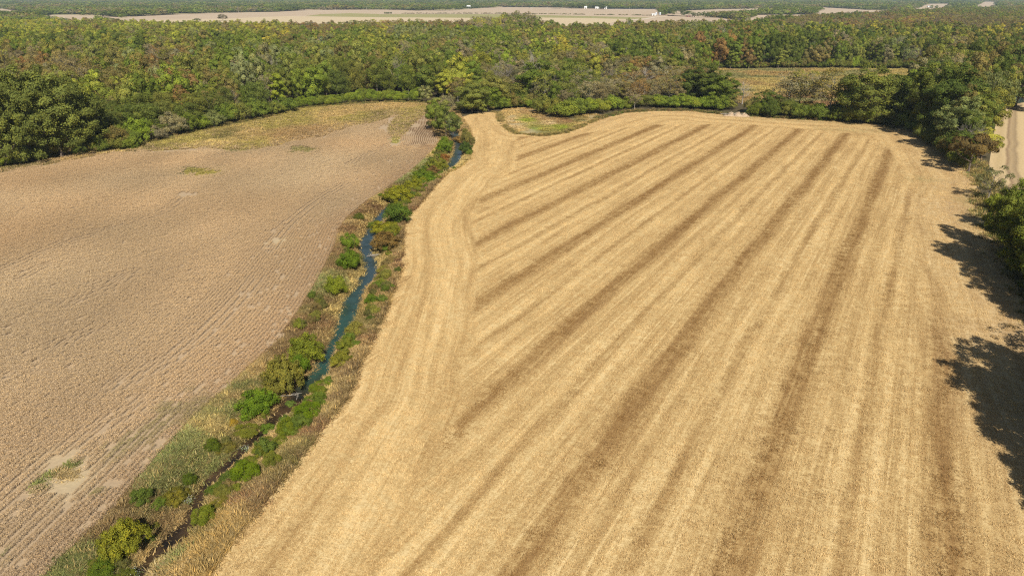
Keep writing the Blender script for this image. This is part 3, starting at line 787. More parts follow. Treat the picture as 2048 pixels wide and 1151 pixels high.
F(1265,186,148,44,'thin_tree0','ru','rust-red half-bare tree between two grey leafless trees in the scrub')
F(1335,186,150,62,'thin_tree1','ru','reddish brown thin tree in the scrub left of the wide dark green tree')
F(1394,150,118,46,'thin_tree0','pu','dome-shaped reddish brown leafless-looking tree at the left end of the marsh')
F(1055,150,112,34,'broad_tree2','ye','orange-yellow tree in the wood above the big round green tree')
F(1014,190,128,34,'bare_tree0','gb','tall bare grey tree left of the big round green tree','bare_tree')
F(1022,212,168,60,'feathery_tree1','ol','olive bushy tree left of the big round green tree, at the edge of the hollow')
F(1484,208,165,34,'bare_tree1','gb','small bare tree with white trunk standing alone at the near edge of the marsh','bare_tree')
F(1530,228,182,50,'broad_tree3','dk','low dark green tree right of the debris heap')
F(1572,228,150,52,'thin_tree1','gb','tall sparse tree with pale trunk, leftmost of the thin trees before the marsh')
F(1596,229,148,50,'thin_tree0','ol','tall sparse olive tree with pale trunk, middle of the thin trees before the marsh')
F(1618,232,152,46,'thin_tree1','gb','tall sparse grey-brown tree with pale trunk, rightmost of the thin trees before the marsh')
F(1655,239,147,62,'thin_tree0','br','brownish feathery tree, thick pale trunk, between the thin trees and the round olive tree')
F(1689,243,152,46,'feathery_tree0','dk','dark tree with one thin straight bare trunk, left of the round olive tree')
F(1730,246,146,92,'near_tree0','fe','large round olive-dark tree at the right end of the field head')
F(1560,230,196,58,'broad_tree0','dk','dark bushy tree under the pale thin trees at the field head')
F(1770,246,196,40,'broad_tree2','gr','small mid green tree under the round olive tree where the field head meets the grove')
F(1790,236,150,58,'feathery_tree1','gr','feathery green tree at the inner corner of the field and the grove')
F(1812,238,140,66,'broad_tree1','gr','rounded green tree in the shaded corner of the grove')
F(1850,262,142,66,'near_tree1','fe','tall dark tree at the back of the grove over the shaded corner')
F(1885,280,150,80,'near_tree0','dk','tallest dark green tree of the grove on the right, above the field shadow')
F(1905,302,205,66,'near_tree1','gg','round grey-green tree in the middle of the grove, in front of the tallest one')
F(1935,285,172,62,'tall_tree0','ol','olive tall tree on the outer side of the grove beside the neighbouring field')
F(1964,262,148,58,'feathery_tree0','gg','pale feathery grey-green tree on the outer side of the grove')
F(1990,235,134,48,'broad_tree3','ol','brown-green tree at the far outer end of the grove above the neighbouring field')
F(1930,318,248,50,'bare_tree0','gb','leafless grey tree among green ones near the tip of the grove','bare_tree')
F(1962,318,258,44,'broad_tree0','yg','yellow-green tree behind the umbrella-shaped tree at the tip of the grove')
F(1936,344,276,84,'umbrella_tree',(.125,.092,.035),'rust-olive umbrella-shaped tree with pale trunk at the near tip of the grove')
F(1916,322,262,56,'broad_tree2','dk','dark green tree left of the umbrella-shaped tree, at the shadow edge')
F(1975,399,338,50,'open_tree',(.16,.16,.07),'small open tree with see-through crown standing alone below the grove','tree')
F(2030,215,130,50,'tall_tree1','br','brownish tall tree at the right border by the pond')
F(2062,222,140,60,'tall_tree0','dk','dark tree at the right border beside the pond')
# right-hand hedge line: what stands at and just beyond the right border throws the long shadows
RH = [(2003,500,382,58,'near_tree1','gr','green tree at the right border, first of the row below the small open tree'),
      (2040,470,372,70,'near_tree0','lg','bright green tree at the right border behind the first of the row'),
      (2058,560,400,90,'near_tree1','dk','dark green tree at the right border, in the middle of the shaded row')]
for a in RH: F(*a)
F(1990,425,385,30,'leafy_bush1','lg','bright green bush between the small open tree and the row at the right border','shrub','shrub')
F(1992,465,432,30,'shrub1','yg','yellowish bush at the foot of the row at the right border','shrub','shrub')
for x, y, h, r_, k in [(114,140,17,6,'near_tree0'),(107,119,15,5.2,'near_tree1'),(103,109,12,4.0,'thin_tree0'),(110,129,15,5,'near_tree0'),(121,148,16,5.5,'near_tree1'),(82,79,19,6.6,'near_tree0'),(79,68,20,6.6,'near_tree1'),(74,58,18,5.6,'near_tree1'),(72.5,50,17,5.2,'near_tree0'),(85,72,21,7,'near_tree1'),(106,112,15,5.5,'near_tree1'),(89,87,18,6.4,'near_tree1'),(92,78,20,7,'near_tree0'),(116,130,18,6.5,'near_tree1'),(96,98,14,4.5,'thin_tree1')]:
    plant('tree', k, (x, y), h, ptint('gr'), 'tall tree of the row beyond the right border, throwing a long shadow', 'tree', 'row of trees along the right border', r_)

# ---- left: the dark wood corner and the thicket edge
for px, yb, yt, w, k, t in [(-60,335,158,120,'near_tree0','gr'),(12,333,160,74,'near_tree1','gr'),(68,322,163,82,'near_tree0','gr'),(125,313,164,88,'near_tree1','gr'),(168,303,188,84,'near_tree0','dk'),(40,318,150,86,'near_tree1','gr'),(100,300,158,80,'near_tree0','gr'),(150,288,170,66,'near_tree1','dk')]:
    lab = {-60:'dark green forest tree at the left border, outermost of the corner wood', 12:'tall dark green tree at the left border, beside the brown field edge', 68:'tall full green tree second from the left border in the corner wood', 125:'tall green tree in the middle of the corner wood left of the field', 168:'lowest dark tree at the right end of the tall corner wood, over the hedge bushes', 40:'tall green tree in the second line of the corner wood, nearest the left border', 100:'tall green tree in the second line of the corner wood, middle one', 150:'dark tree in the second line of the corner wood, nearest the feathery thicket'}[px]
    F(px, yb, yt, w, k, tuple(np.array((.136, .158, .038)) * rnd.uniform(.82, 1.15)), lab)
F(14,330,288,26,'bare_tree0','gb','grey leafless small tree at the foot of the corner wood by the left border','bare_tree')
BUSH_EDGE = [(178,303,274,40,'yg','leafy_bush0'),(212,300,264,52,'ol','leafy_bush1'),(245,298,258,50,'gr','leafy_bush0'),(282,289,244,52,'lg','leafy_bush1'),(310,284,258,34,'gb','shrub1'),(345,274,232,48,'gb','leafy_bush0'),(375,269,232,46,'gr','leafy_bush1'),(402,262,236,36,'lg','shrub2'),(428,257,226,44,'gg','leafy_bush0'),(455,250,214,48,'gr','leafy_bush1'),(480,246,212,40,'ol','shrub3'),(512,240,204,50,'gr','leafy_bush0'),(545,232,208,40,'ol','leafy_bush1'),(570,226,200,44,'gr','shrub0')]
for i, (x, yb, yt, w, t, k) in enumerate(BUSH_EDGE):
    F(x, yb, yt, w, k, t, '%s bush in the wood-edge hedge, %s' % ({'yg':'yellow-green','ol':'olive','gr':'green','lg':'bright green','gb':'brownish','gg':'grey-green'}[t], ['first after the tall dark trees','beside the field corner','right of the olive one at the field corner','brightest of the left part','low and between two taller ones','pale and tall, left of a rounded green one','rounded, right of the pale tall one','small and bright','greyish and wide','large and round in the middle of the hedge','narrow, right of the large round one','rounded and free-standing where the grass margin widens','low, right of the rounded one','last before the willow strip'][i]), 'shrub', 'shrub', 'bushes along the wood edge')
for i, x in enumerate(np.linspace(592, 838, 17)):
    yb = np.interp(x, [590, 700, 780, 862], [218, 208, 204, 206])
    F(x, yb, yb - rnd.uniform(18, 27), rnd.uniform(26, 38), rnd.choice(['willow_shrub0', 'willow_shrub1']), 'lg' if i % 3 else 'gr', 'bright green willow bush in the even strip behind the field margin', 'shrub', 'shrub', 'willow strip behind the field margin')
# bushes along the head of the stubble field
HB = [(1088,232,200,34),(1108,236,205,36),(1130,240,212,38),(1152,236,206,40),(1176,232,205,40),(1200,229,204,36),(1222,225,200,34),(1244,221,202,30),(1268,219,198,34),(1292,218,196,36),(1316,218,198,34),(1338,219,200,34),(1362,219,196,38),(1388,220,200,38),(1412,222,202,36),(1434,224,200,34),(1452,222,204,30)]
for i, (x, yb, yt, w) in enumerate(HB):
    t = ['ol', 'ol', 'lg', 'gr', 'lg', 'yg', 'lg', 'gr'][i % 8]
    F(x, yb - 2, yt - 4, w * 1.25, ['leafy_bush0', 'willow_shrub0', 'shrub1', 'leafy_bush1'][i % 4], t, '%s bush in the row at the field head, %s' % (PNAME[t], 'by the hollow' if x < 1190 else 'by the debris'), 'shrub', 'shrub', 'bushes at the head of the stubble field')
HB2 = [(1512,234,214,24,'gr'),(1540,238,210,30,'dk'),(1575,236,212,34,'ol'),(1600,240,216,30,'gr'),(1632,243,214,36,'gr'),(1668,244,222,26,'gr'),(1700,247,218,34,'yg'),(1732,249,222,36,'lg'),(1760,250,222,34,'gr'),(1785,250,220,34,'gr')]
for i, (x, yb, yt, w, t) in enumerate(HB2):
    F(x, yb, yt - 3, w * 1.2, ['leafy_bush1', 'shrub2', 'leafy_bush0'][i % 3], t, '%s bush below the thin pale-trunked trees' % PNAME[t], 'shrub', 'shrub', 'bushes under the thin trees')

# ---- shrubs along the creek: (x, y of the foot, top, width, kind, tint, label)
CRK = [
 (254,1118,1026,82,'leafy_bush0',(.15,.18,.03),'large round yellow-green bush on the left bank nearest the bottom of the photo'),
 (198,1152,1122,60,'shrub1',(.07,.12,.02),'dark green leafy bush cut by the bottom edge left of the creek'),
 (240,1156,1128,40,'shrub0',(.09,.12,.03),'small green bush at the bottom edge right of the dark leafy bush'),
 (346,998,966,42,'leafy_bush1',(.12,.13,.03),'small olive bush on the left bank right of the weedy strip'),
 (378,960,934,26,'shrub2',(.06,.10,.02),'small dark green bush on the left bank above the olive one'),
 (425,896,868,28,'shrub1',(.07,.11,.02),'little dark bush on the left bank beside the reddish weeds'),
 (448,892,868,38,'willow_shrub0',(.12,.13,.04),'low olive willow bush on the left bank by the dark bush'),
 (466,846,830,18,'shrub3',(.24,.20,.04),'tiny yellow bush standing alone in the left bank grass'),
 (492,862,832,48,'willow_shrub1',(.11,.14,.03),'soft olive-green willow beside the creek below the bright bush'),
 (515,828,772,60,'leafy_bush1',(.08,.15,.02),'bright green bush on the left bank below the largest bush'),
 (533,848,828,22,'shrub0',(.09,.16,.03),'small bright green plant at the water below the bright bush'),
 (568,788,702,78,'leafy_bush0',(.13,.145,.04),'largest bush on the left bank, olive and dense, over the brown shallows'),
 (612,722,664,62,'leafy_bush1',(.12,.165,.03),'bright olive bush on the left bank above the largest one'),
 (600,742,700,40,'shrub2',(.08,.15,.02),'vivid green bush wedged between the two big bushes of the left bank'),
 (578,796,782,18,'shrub1',(.10,.17,.05),'small green plant at the foot of the largest bush'),
 (672,588,548,42,'shrub3',(.12,.17,.025),'round yellow-green bush alone on the left bank above the straw grass'),
 (699,538,500,40,'leafy_bush1',(.075,.135,.02),'round bright green bush on the left bank, second upstream'),
 (700,497,464,32,'shrub0',(.09,.155,.025),'pale green bush on the left bank, third upstream'),
 (718,438,424,18,'shrub1',(.08,.11,.03),'small dark bush on the left bank by the straw slope'),
 (710,675,640,36,'shrub2',(.15,.165,.05),'pale yellow-green bush on the right bank at the water'),
 (690,690,668,34,'willow_shrub0',(.09,.14,.025),'low green willow at the water below the pale bush'),
 (684,728,696,40,'shrub0',(.14,.165,.035),'yellow-green bush on the right bank above the end of the blue water'),
 (743,604,574,20,'shrub3',(.07,.13,.02),'narrow dark green bush on the right bank halfway up'),
 (760,574,560,14,'shrub1',(.10,.16,.03),'tiny green bush on the right bank upstream of the narrow one'),
 (768,540,522,26,'shrub2',(.16,.17,.05),'small pale bush on the right bank below the driftwood'),
 (742,618,602,22,'willow_shrub1',(.11,.14,.04),'low olive willow clump below the narrow dark bush'),
 (640,778,750,46,'willow_shrub0',(.10,.155,.02),'bright willow on the right bank, top one of the lower group'),
 (622,798,776,34,'willow_shrub1',(.10,.15,.02),'small bright willow on the right bank under the top one'),
 (614,846,800,56,'willow_shrub0',(.085,.15,.015),'largest bright green willow on the right bank'),
 (572,872,832,50,'willow_shrub1',(.10,.145,.02),'green willow on the right bank left of the largest willow'),
 (592,862,838,34,'willow_shrub0',(.10,.145,.02),'green willow filling between the two lower willows of the right bank'),
 (560,886,866,28,'willow_shrub1',(.11,.15,.03),'small willow at the lower end of the right-bank group'),
 (520,896,878,28,'willow_shrub0',(.11,.13,.04),'faint olive willow by the dark water on the right bank'),
 (490,966,918,54,'willow_shrub1',(.085,.145,.015),'round bright green willow alone on the right bank'),
 (440,1006,984,36,'willow_shrub0',(.13,.14,.035),'yellowish willow on the right bank below the round one'),
 (404,1042,1002,44,'willow_shrub1',(.11,.155,.025),'bright green willow on the right bank near the brown sandbar'),
 (770,466,438,52,'leafy_bush1',(.15,.175,.025),'yellow-green bush leaning over the water at the creek bend'),
 (772,500,462,56,'leafy_bush0',(.125,.10,.045),'brownish bush on the right bank at the creek bend'),
 (784,478,452,34,'shrub1',(.13,.16,.03),'yellow-green bush behind the brownish one at the bend'),
 (796,452,412,42,'shrub2',(.06,.11,.025),'dark green bush on the right bank above the bend'),
 (748,448,432,24,'shrub3',(.085,.13,.035),'green bush touching the water just above the bend'),
 (770,500,484,22,'shrub0',(.08,.14,.03),'small green bush at the foot of the brownish bush'),
 (798,402,366,50,'leafy_bush0',(.15,.18,.025),'yellow-green bush in the thick upstream row, lowest one'),
 (782,398,378,30,'shrub2',(.085,.10,.035),'dark olive bush leaning to the left of the upstream row'),
 (796,420,400,36,'shrub1',(.12,.155,.025),'green bush at the lower end of the upstream row'),
 (824,376,352,40,'leafy_bush1',(.15,.18,.025),'yellow-green bush second in the upstream row'),
 (838,368,346,34,'shrub3',(.12,.16,.025),'green-yellow bush third in the upstream row'),
 (822,384,366,30,'shrub0',(.11,.13,.035),'olive bush on the field side of the upstream row'),
 (846,352,332,34,'shrub1',(.09,.15,.025),'fresh green bush fourth in the upstream row'),
 (858,362,344,26,'shrub2',(.08,.15,.02),'vivid green bush on the right side of the upstream row'),
 (866,344,324,32,'leafy_bush0',(.13,.10,.05),'reddish brown bush in the upstream row'),
 (874,338,312,38,'leafy_bush1',(.12,.15,.03),'wide green bush where the blue water reappears'),
 (884,336,316,24,'shrub3',(.16,.18,.03),'yellow-green bush at the left edge of the upper blue water'),
 (890,318,303,20,'shrub0',(.20,.12,.05),'orange-brown bush left of the upper blue water'),
 (889,305,276,28,'leafy_bush0',(.09,.155,.025),'bright green tall bush left of the upper blue water'),
 (932,308,284,26,'leafy_bush1',(.05,.09,.03),'dark green bush on the right bank of the upper blue water'),
 (934,290,258,24,'shrub1',(.12,.13,.055),'grey-olive upright bush right of the upper water'),
 (918,280,266,22,'shrub2',(.17,.13,.06),'tan bush between the upper water and the creek trees'),
]
for px, yb, yt, w, k, t, lab in CRK:
    F(px, yb, yt, w, k, tuple(np.array(t) * np.array([1.42, 1.2, .9])), lab, 'shrub', 'shrub', 'bushes along the creek')
# trees round the upper creek
for px, yb, yt, w, k, t, lab in [
 (872,262,204,34,'broad_tree0','gr','green creek tree on the left bank where the creek enters the trees'),
 (892,276,212,42,'broad_tree1','fe','dark olive creek tree in front of the tree gap'),
 (906,262,222,32,'broad_tree2','gg','grey-green creek tree right of the dark olive one'),
 (876,240,192,34,'tall_tree1','ol','olive creek tree behind the first green one'),
 (896,230,184,30,'thin_tree1','gb','brownish half-bare tree over the upper creek'),
 (944,226,172,58,'near_tree0','ol','broad olive tree at the corner where creek and stubble field meet the wood'),
 (976,222,176,44,'feathery_tree1','lg','light green feathery tree right of the broad olive creek tree'),
 (916,212,160,34,'thin_tree0','br','brown thin tree between creek and wood'),
 (852,206,172,26,'broad_tree3','gg','pale green tree at the right end of the willow strip'),
 (888,190,160,26,'broad_tree1','lg','fresh green rounded tree behind the creek trees')]:
    F(px, yb, yt, w, k, t, lab)

# ------------------------------------------------------------------ the woods
ZC = 15.0
wood_main = np.vstack([gl([(-260,356),(-80,341),(0,331),(114,307),(178,301),(254,294),(317,276),(406,256),(520,234),(600,212),(700,204),(780,200),(862,200),(905,205),(935,212),(960,220),(1000,218),(1040,212),(1090,226),(1130,232),(1180,230),(1250,220),(1300,217),(1440,219),(1462,212),(1455,204),(1420,172),(1392,139),(1600,135.5),(1815,136.5),(1885,149),(1960,160),(2060,166)]),
                       gl([(2500,170)]), gl([(2500,12),(2048,16.5),(1900,18.5),(1800,22.5),(1700,27),(1640,30.5),(1560,36),(1500,47),(1400,49),(1300,48),(1180,52),(1085,51),(1068,38),(1010,36),(985,42),(940,43),(700,45),(620,48),(450,47.5),(260,44),(140,42),(-300,42)], ZC)])
wood_strip = gl([(1512,228),(1782,250),(1800,228),(1700,218),(1640,214),(1520,212)])
wood_grove = gl([(1786,248),(1850,268),(1900,306),(1936,340),(1972,326),(1986,258),(1993,216),(2030,196),(2060,168),(1880,152),(1820,198)])

# what grows where: (canopy pixel, weights of foliage colours, height, kinds)
B4 = ['broad_tree0', 'broad_tree1', 'broad_tree2', 'broad_tree3']
MIX = B4 + ['tall_tree0', 'tall_tree1']
FEA = ['feathery_tree0', 'feathery_tree1']
THI = ['thin_tree0', 'thin_tree1']
ZONES = [
 (60,62,'yg yg yg ye gr',15,B4),(200,58,'yg yg ol br gr',15,B4),(350,62,'yg yg yg ol br',15,B4),(470,60,'yg ol br ye',15,B4),
 (40,90,'gr ol yg dk br',17,MIX),(130,100,'ol gr dk br',18,MIX),(240,95,'dk ol gr yg ol',18,MIX),(350,95,'ol gr yg br ol',18,MIX),(460,90,'dk gr gr ol lg',18,MIX),(560,75,'ye ol yg br',16,MIX),
 (40,140,'ru br br pu ol',15,MIX+THI),(140,150,'br br ol pu gb',15,MIX+THI),(110,115,'ol br gr',17,MIX),(230,140,'ol br gr gg',16,MIX),(330,120,'ru br pu ol gb',15,MIX+THI),(430,130,'ol br gg gr',16,MIX),
 (250,180,'yg ol br ol gr',17,MIX),(330,175,'gr gg ol lg ru',16,MIX),(300,215,'fe fe fe ol',12,FEA),(400,205,'fe fe ol',13,FEA),(230,230,'fe ol fe',11,FEA),
 (420,165,'ol br gr',15,MIX),(520,150,'gg gg gb ol gr',18,B4),(480,120,'gg ol gr',18,MIX),(600,165,'gr fe lg ol',15,MIX+FEA),(520,190,'fe fe gr',13,FEA),
 (650,100,'gr ol br gg',17,MIX),(700,165,'fe fe ol fe',15,FEA),(800,165,'fe fe fe gr',15,FEA),(650,178,'fe fe gr',14,FEA),(740,130,'ol gr br fe',16,MIX),(860,140,'gr ol fe',16,MIX+FEA),
 (650,60,'br ru pu ol',14,MIX+THI),(760,55,'br br ru ye ol',14,MIX+THI),(900,52,'br ru br pu ol',14,MIX+THI),(990,45,'ye gb yg gb',17,MIX+THI),(1040,45,'gb gr ol',19,MIX),
 (600,82,'ol yg br gr',17,MIX),(720,80,'gr ol gr yg',17,MIX),(840,75,'gr gg dk ol',17,MIX),(960,75,'gr lg ol gr',17,MIX),(1080,75,'ol gr br yg',17,MIX),(1170,62,'br ol gr br',15,MIX),
 (760,105,'ol gr br yg ol',17,MIX),(880,105,'gr ol br gg',17,MIX),(990,105,'lg gr ol gb',16,MIX),(1100,95,'ol yg gb ye gr',16,MIX),
 (920,150,'gr yg ol lg',14,MIX+FEA),(1000,150,'gb br gb ol',12,THI+FEA+B4),(960,180,'ol gr yg gb',13,MIX+FEA),
 (1180,120,'yg ol br gb',14,MIX+THI),(1270,140,'gb br ol gb ru',12,THI+FEA+B4),(1200,165,'gb ol fe gb',10,THI+FEA),(1300,175,'gb ru gb br',9,THI),(1340,120,'ol br gr gb',14,MIX+THI),(1380,150,'gb br ru',10,THI+B4),(1120,140,'ol gb fe gr',12,FEA+THI+B4),
 (1240,75,'gr ol br yg',16,MIX),(1330,62,'ol br gr br',16,MIX),(1280,100,'ol gr dk',17,MIX),(1400,70,'gr ol gg br',17,MIX),(1440,100,'gr dk gr ol ru',19,MIX),
 (1500,80,'gr ru dk ol',18,MIX),(1560,105,'dk gr dk ol',20,MIX),(1640,105,'dk gr br dk gr',20,MIX),(1720,100,'dk gr ol gb',19,MIX),(1800,105,'gg gb gr ol dk',18,MIX+THI),(1880,110,'br gb ol dk',18,MIX+THI),(1980,115,'dk ol br',18,MIX),(2040,110,'ol dk br',18,MIX),
 (1620,70,'gr ol dk yg',17,MIX),(1750,75,'ol gr dk br ye',17,MIX),(1880,75,'ol br dk yg',17,MIX),(2000,80,'br ol dk ye',17,MIX),
 (1600,45,'pu br ol br',14,MIX+THI),(1720,40,'br pu ru ol',14,MIX+THI),(1850,42,'br br pu ru ye',14,MIX+THI),(1980,45,'br ol pu br',14,MIX+THI),(1560,30,'dk gr',16,MIX),(1700,28,'gr br dk',15,MIX),(1850,24,'gr br ol',15,MIX),(2000,25,'ol br gr',15,MIX)]
ZXY = np.array([(z[0], z[1]) for z in ZONES], float)
def zone_of(q):
    d = np.hypot((q[0] - ZXY[:, 0]) * .5, (q[1] - ZXY[:, 1]) * 1.6) + rng.uniform(0, 16, len(ZXY))
    return ZONES[int(np.argmin(d))]

def scatter_points(poly, step_near, seed, far_gain=0.0):
    r = np.random.default_rng(seed)
    lo, hi = poly.min(0), poly.max(0)
    lo = np.maximum(lo, [-1500, 0]); hi = np.minimum(hi, [1900, 2600])
    xs, ys = np.meshgrid(np.arange(lo[0], hi[0], step_near), np.arange(lo[1], hi[1], step_near))
    P = np.stack([xs.ravel() + (np.arange(xs.shape[0]) % 2 * step_near / 2)[:, None].repeat(xs.shape[1], 1).ravel(), ys.ravel()], -1)
    P += r.uniform(-.42, .42, P.shape) * step_near
    P = P[inpoly(P, poly)]
    P = P[abs(P[:, 0]) < P[:, 1] * .86 + 60]
    return P

def clear_of(P, own=.55):
    T = np.array(TREES)
    ok = np.ones(len(P), bool)
    for x, y, r_ in T:
        ok &= np.hypot(P[:, 0] - x, P[:, 1] - y) > r_ * .72 + 1.5
    return ok

Pw = np.vstack([scatter_points(wood_main, 8.0, 1), scatter_points(wood_grove, 6.5, 3)])
Pw = Pw[clear_of(Pw)]
for poly in (corr_poly, stub_poly, soy_poly, marg_poly, hollow, marsh, field2):
    Pw = Pw[~inpoly(Pw, poly)]
for ln in (edge_all, gl(marg_edge), marsh, gl([(1985,365),(1978,330),(1985,285),(1990,255),(1995,215)])):
    Pw = Pw[dline(Pw, ln) > 2.6]
qz = proj(Pw, 13.0)
WD = []
for i in range(len(Pw)):
    z = zone_of(qz[i])
    D = Pw[i, 1]
    far = D > 900
    h = z[3] * rnd.uniform(.70, 1.28)
    edge_low = 1.0
    if dline(Pw[i:i + 1], gl(marg_edge))[0] < 7 and 190 < qz[i][0] < 900: edge_low = .6
    key = rnd.choice(z[4])
    k = rnd.choice(z[2].split())
    if k in ('gb',) and rnd.random() < .12 and key not in ('thin_tree0', 'thin_tree1'): key = rnd.choice(['bare_tree0', 'bare_tree1', 'thin_tree0'])
    big_ = rnd.random()
    h *= (.86 + .3 * big_) * (1.22 if D < 520 else 1.06)
    R = 3.7 + 3.3 * big_ ** 1.6 if key not in ('tall_tree0', 'tall_tree1') else rnd.uniform(3.4, 5.0)
    if h < 13: R *= .8
    if rnd.random() < .03: key = rnd.choice(['bare_tree0', 'bare_tree1', 'thin_tree0', 'thin_tree1']); k = 'gb'; R = min(R, 4.5)
    WD.append((Pw[i, 0], Pw[i, 1], h * edge_low, R, key, k))
pq = proj(np.array([(w[0], w[1]) for w in WD]), np.array([w[2] for w in WD]))
inframe = (pq[:, 0] > -10) & (pq[:, 0] < 2058) & (pq[:, 1] < 1151)
dist = np.array([w[1] for w in WD])
N_FEAT_TREES = len([1 for o in C.objects if o.get('category') == 'tree'])
order = np.argsort(np.where(inframe, dist, 1e9))[: max(0, 298 - N_FEAT_TREES)]
solo = set(order.tolist())
def place_of(x, q):
    if inpoly(np.array([x]), wood_grove)[0]: return 'the right-hand grove', 'grove trees'
    if inpoly(np.array([x]), wood_strip)[0]: return 'the strip before the marsh', 'trees before the marsh'
    if q[0] < 230: return 'the left wood', 'wood at the left border'
    if q[0] < 560: return 'the hedge thicket', 'wood behind the hedge'
    if q[0] < 870: return 'the willow-strip stand', 'stand behind the willow strip'
    if q[0] < 1050: return 'the creek wood', 'wood round the upper creek'
    if q[0] < 1480: return 'the field-head scrub', 'scrub behind the field head'
    return 'the marsh tree wall', 'tree wall behind the marsh'
SHAPE = dict(broad='broad', tall='narrow', feathery='feathery', thin='half-bare', bare='leafless')
info = {}
for i in order: info.setdefault(place_of(WD[i][:2], pq[i]), []).append(i)
for (where, gp), ids in info.items():
    xs_ = np.array([pq[i][0] for i in ids]); ds_ = np.array([WD[i][1] for i in ids]); hs_ = np.array([WD[i][2] for i in ids])
    cols = ['left end', 'left part', 'middle', 'right part', 'right end']
    cx = np.clip(((xs_ - xs_.min()) / max(np.ptp(xs_), 1) * 5).astype(int), 0, 4)
    # depth behind the front edge is judged within each column
    for n_, i in enumerate(ids):
        same = ds_[cx == cx[n_]]
        rk = (same < ds_[n_]).mean()
        row = 'front' if rk < .34 else ('second' if rk < .67 else 'third')
        x, y, h, R_, key, k = WD[i]
        tall = 'tall ' if h > np.percentile(hs_, 66) else ('low ' if h < np.percentile(hs_, 33) else '')
        shp = SHAPE[key.split('_')[0]]
        lab = tall + ('grey leafless' if shp == 'leafless' else PNAME[k] + ' ' + shp) + ' tree, ' + row + ' line, ' + cols[cx[n_]] + ' of ' + where
        plant('tree' if shp != 'leafless' else 'bare_tree', key, (x, y), h, ptint(k), lab, 'tree', gp, R_, 0.0)

# ---- the rest of the wood, and the woods of the plain: one object each, crowns placed by geometry nodes
def scatter(name, P, scale, tint, pick, meshes, label=None, cat=None, rot=None, kind='stuff', normal_tilt=None):
    """P (n,3), scale (n,3), tint (n,3), pick (n) index into meshes."""
    n = len(P)
    me = bpy.data.meshes.new(name)
    me.vertices.add(n); me.vertices.foreach_set('co', np.asarray(P, np.float32).ravel())
    a = me.attributes.new('tint', 'FLOAT_COLOR', 'POINT'); a.data.foreach_set('color', np.c_[tint, np.ones(n)].astype(np.float32).ravel())
    a = me.attributes.new('scl', 'FLOAT_VECTOR', 'POINT'); a.data.foreach_set('vector', np.asarray(scale, np.float32).ravel())
    if rot is None: rot = np.c_[np.zeros(n), np.zeros(n), rng.uniform(0, 6.283, n)]
    a = me.attributes.new('rot', 'FLOAT_VECTOR', 'POINT'); a.data.foreach_set('vector', np.asarray(rot, np.float32).ravel())
    a = me.attributes.new('pick', 'INT', 'POINT'); a.data.foreach_set('value', np.asarray(pick, np.int32))
    o = obj(name, me)
    ng = bpy.data.node_groups.new(name, 'GeometryNodeTree')
    ng.interface.new_socket('Geometry', in_out='INPUT', socket_type='NodeSocketGeometry')
    ng.interface.new_socket('Geometry', in_out='OUTPUT', socket_type='NodeSocketGeometry')
    N = ng.nodes.new; L = ng.links.new
    gi, go, jn = N('NodeGroupInput'), N('NodeGroupOutput'), N('GeometryNodeJoinGeometry')
    def na(nm, t):
        q = N('GeometryNodeInputNamedAttribute'); q.data_type = t; q.inputs['Name'].default_value = nm
        return q.outputs['Attribute']
    sc_, ro_, pk_ = na('scl', 'FLOAT_VECTOR'), na('rot', 'FLOAT_VECTOR'), na('pick', 'INT')
    e2r = N('FunctionNodeEulerToRotation'); L(ro_, e2r.inputs[0])
    for k, m in enumerate(meshes):
        src = bpy.data.objects.new(name + '_source', m)       # never linked: only its mesh is used
        oi = N('GeometryNodeObjectInfo'); oi.inputs['Object'].default_value = src; oi.inputs['As Instance'].default_value = True
        cmp_ = N('FunctionNodeCompare'); cmp_.data_type = 'INT'; cmp_.operation = 'EQUAL'
        ins = [i for i in cmp_.inputs if i.type == 'INT']
        L(pk_, ins[0]); ins[1].default_value = k
        ip = N('GeometryNodeInstanceOnPoints')
        L(gi.outputs[0], ip.inputs['Points']); L(cmp_.outputs[0], ip.inputs['Selection'])
        L(oi.outputs['Geometry'], ip.inputs['Instance']); L(e2r.outputs[0], ip.inputs['Rotation']); L(sc_, ip.inputs['Scale'])
        L(ip.outputs[0], jn.inputs[0])
    L(jn.outputs[0], go.inputs[0])
    md = o.modifiers.new('scatter', 'NODES'); md.node_group = ng
    tag(o, label, cat, None, kind)
    return o

KEYS = B4 + ['tall_tree0', 'tall_tree1'] + FEA + THI + ['bare_tree0', 'bare_tree1']
rest = [w for i, w in enumerate(WD) if i not in solo]
scatter('woodland', np.array([(w[0], w[1], -.05) for w in rest]),
        np.array([(w[3] / PROTO[w[4]].R, w[3] / PROTO[w[4]].R, w[2] / PROTO[w[4]].H) for w in rest]),
        np.array([ptint(w[5]) for w in rest]), [KEYS.index(w[4]) for w in rest], [PROTO[k].both for k in KEYS],
        'broad belt of autumn-tinted woodland between the near fields and the plain', 'woodland')

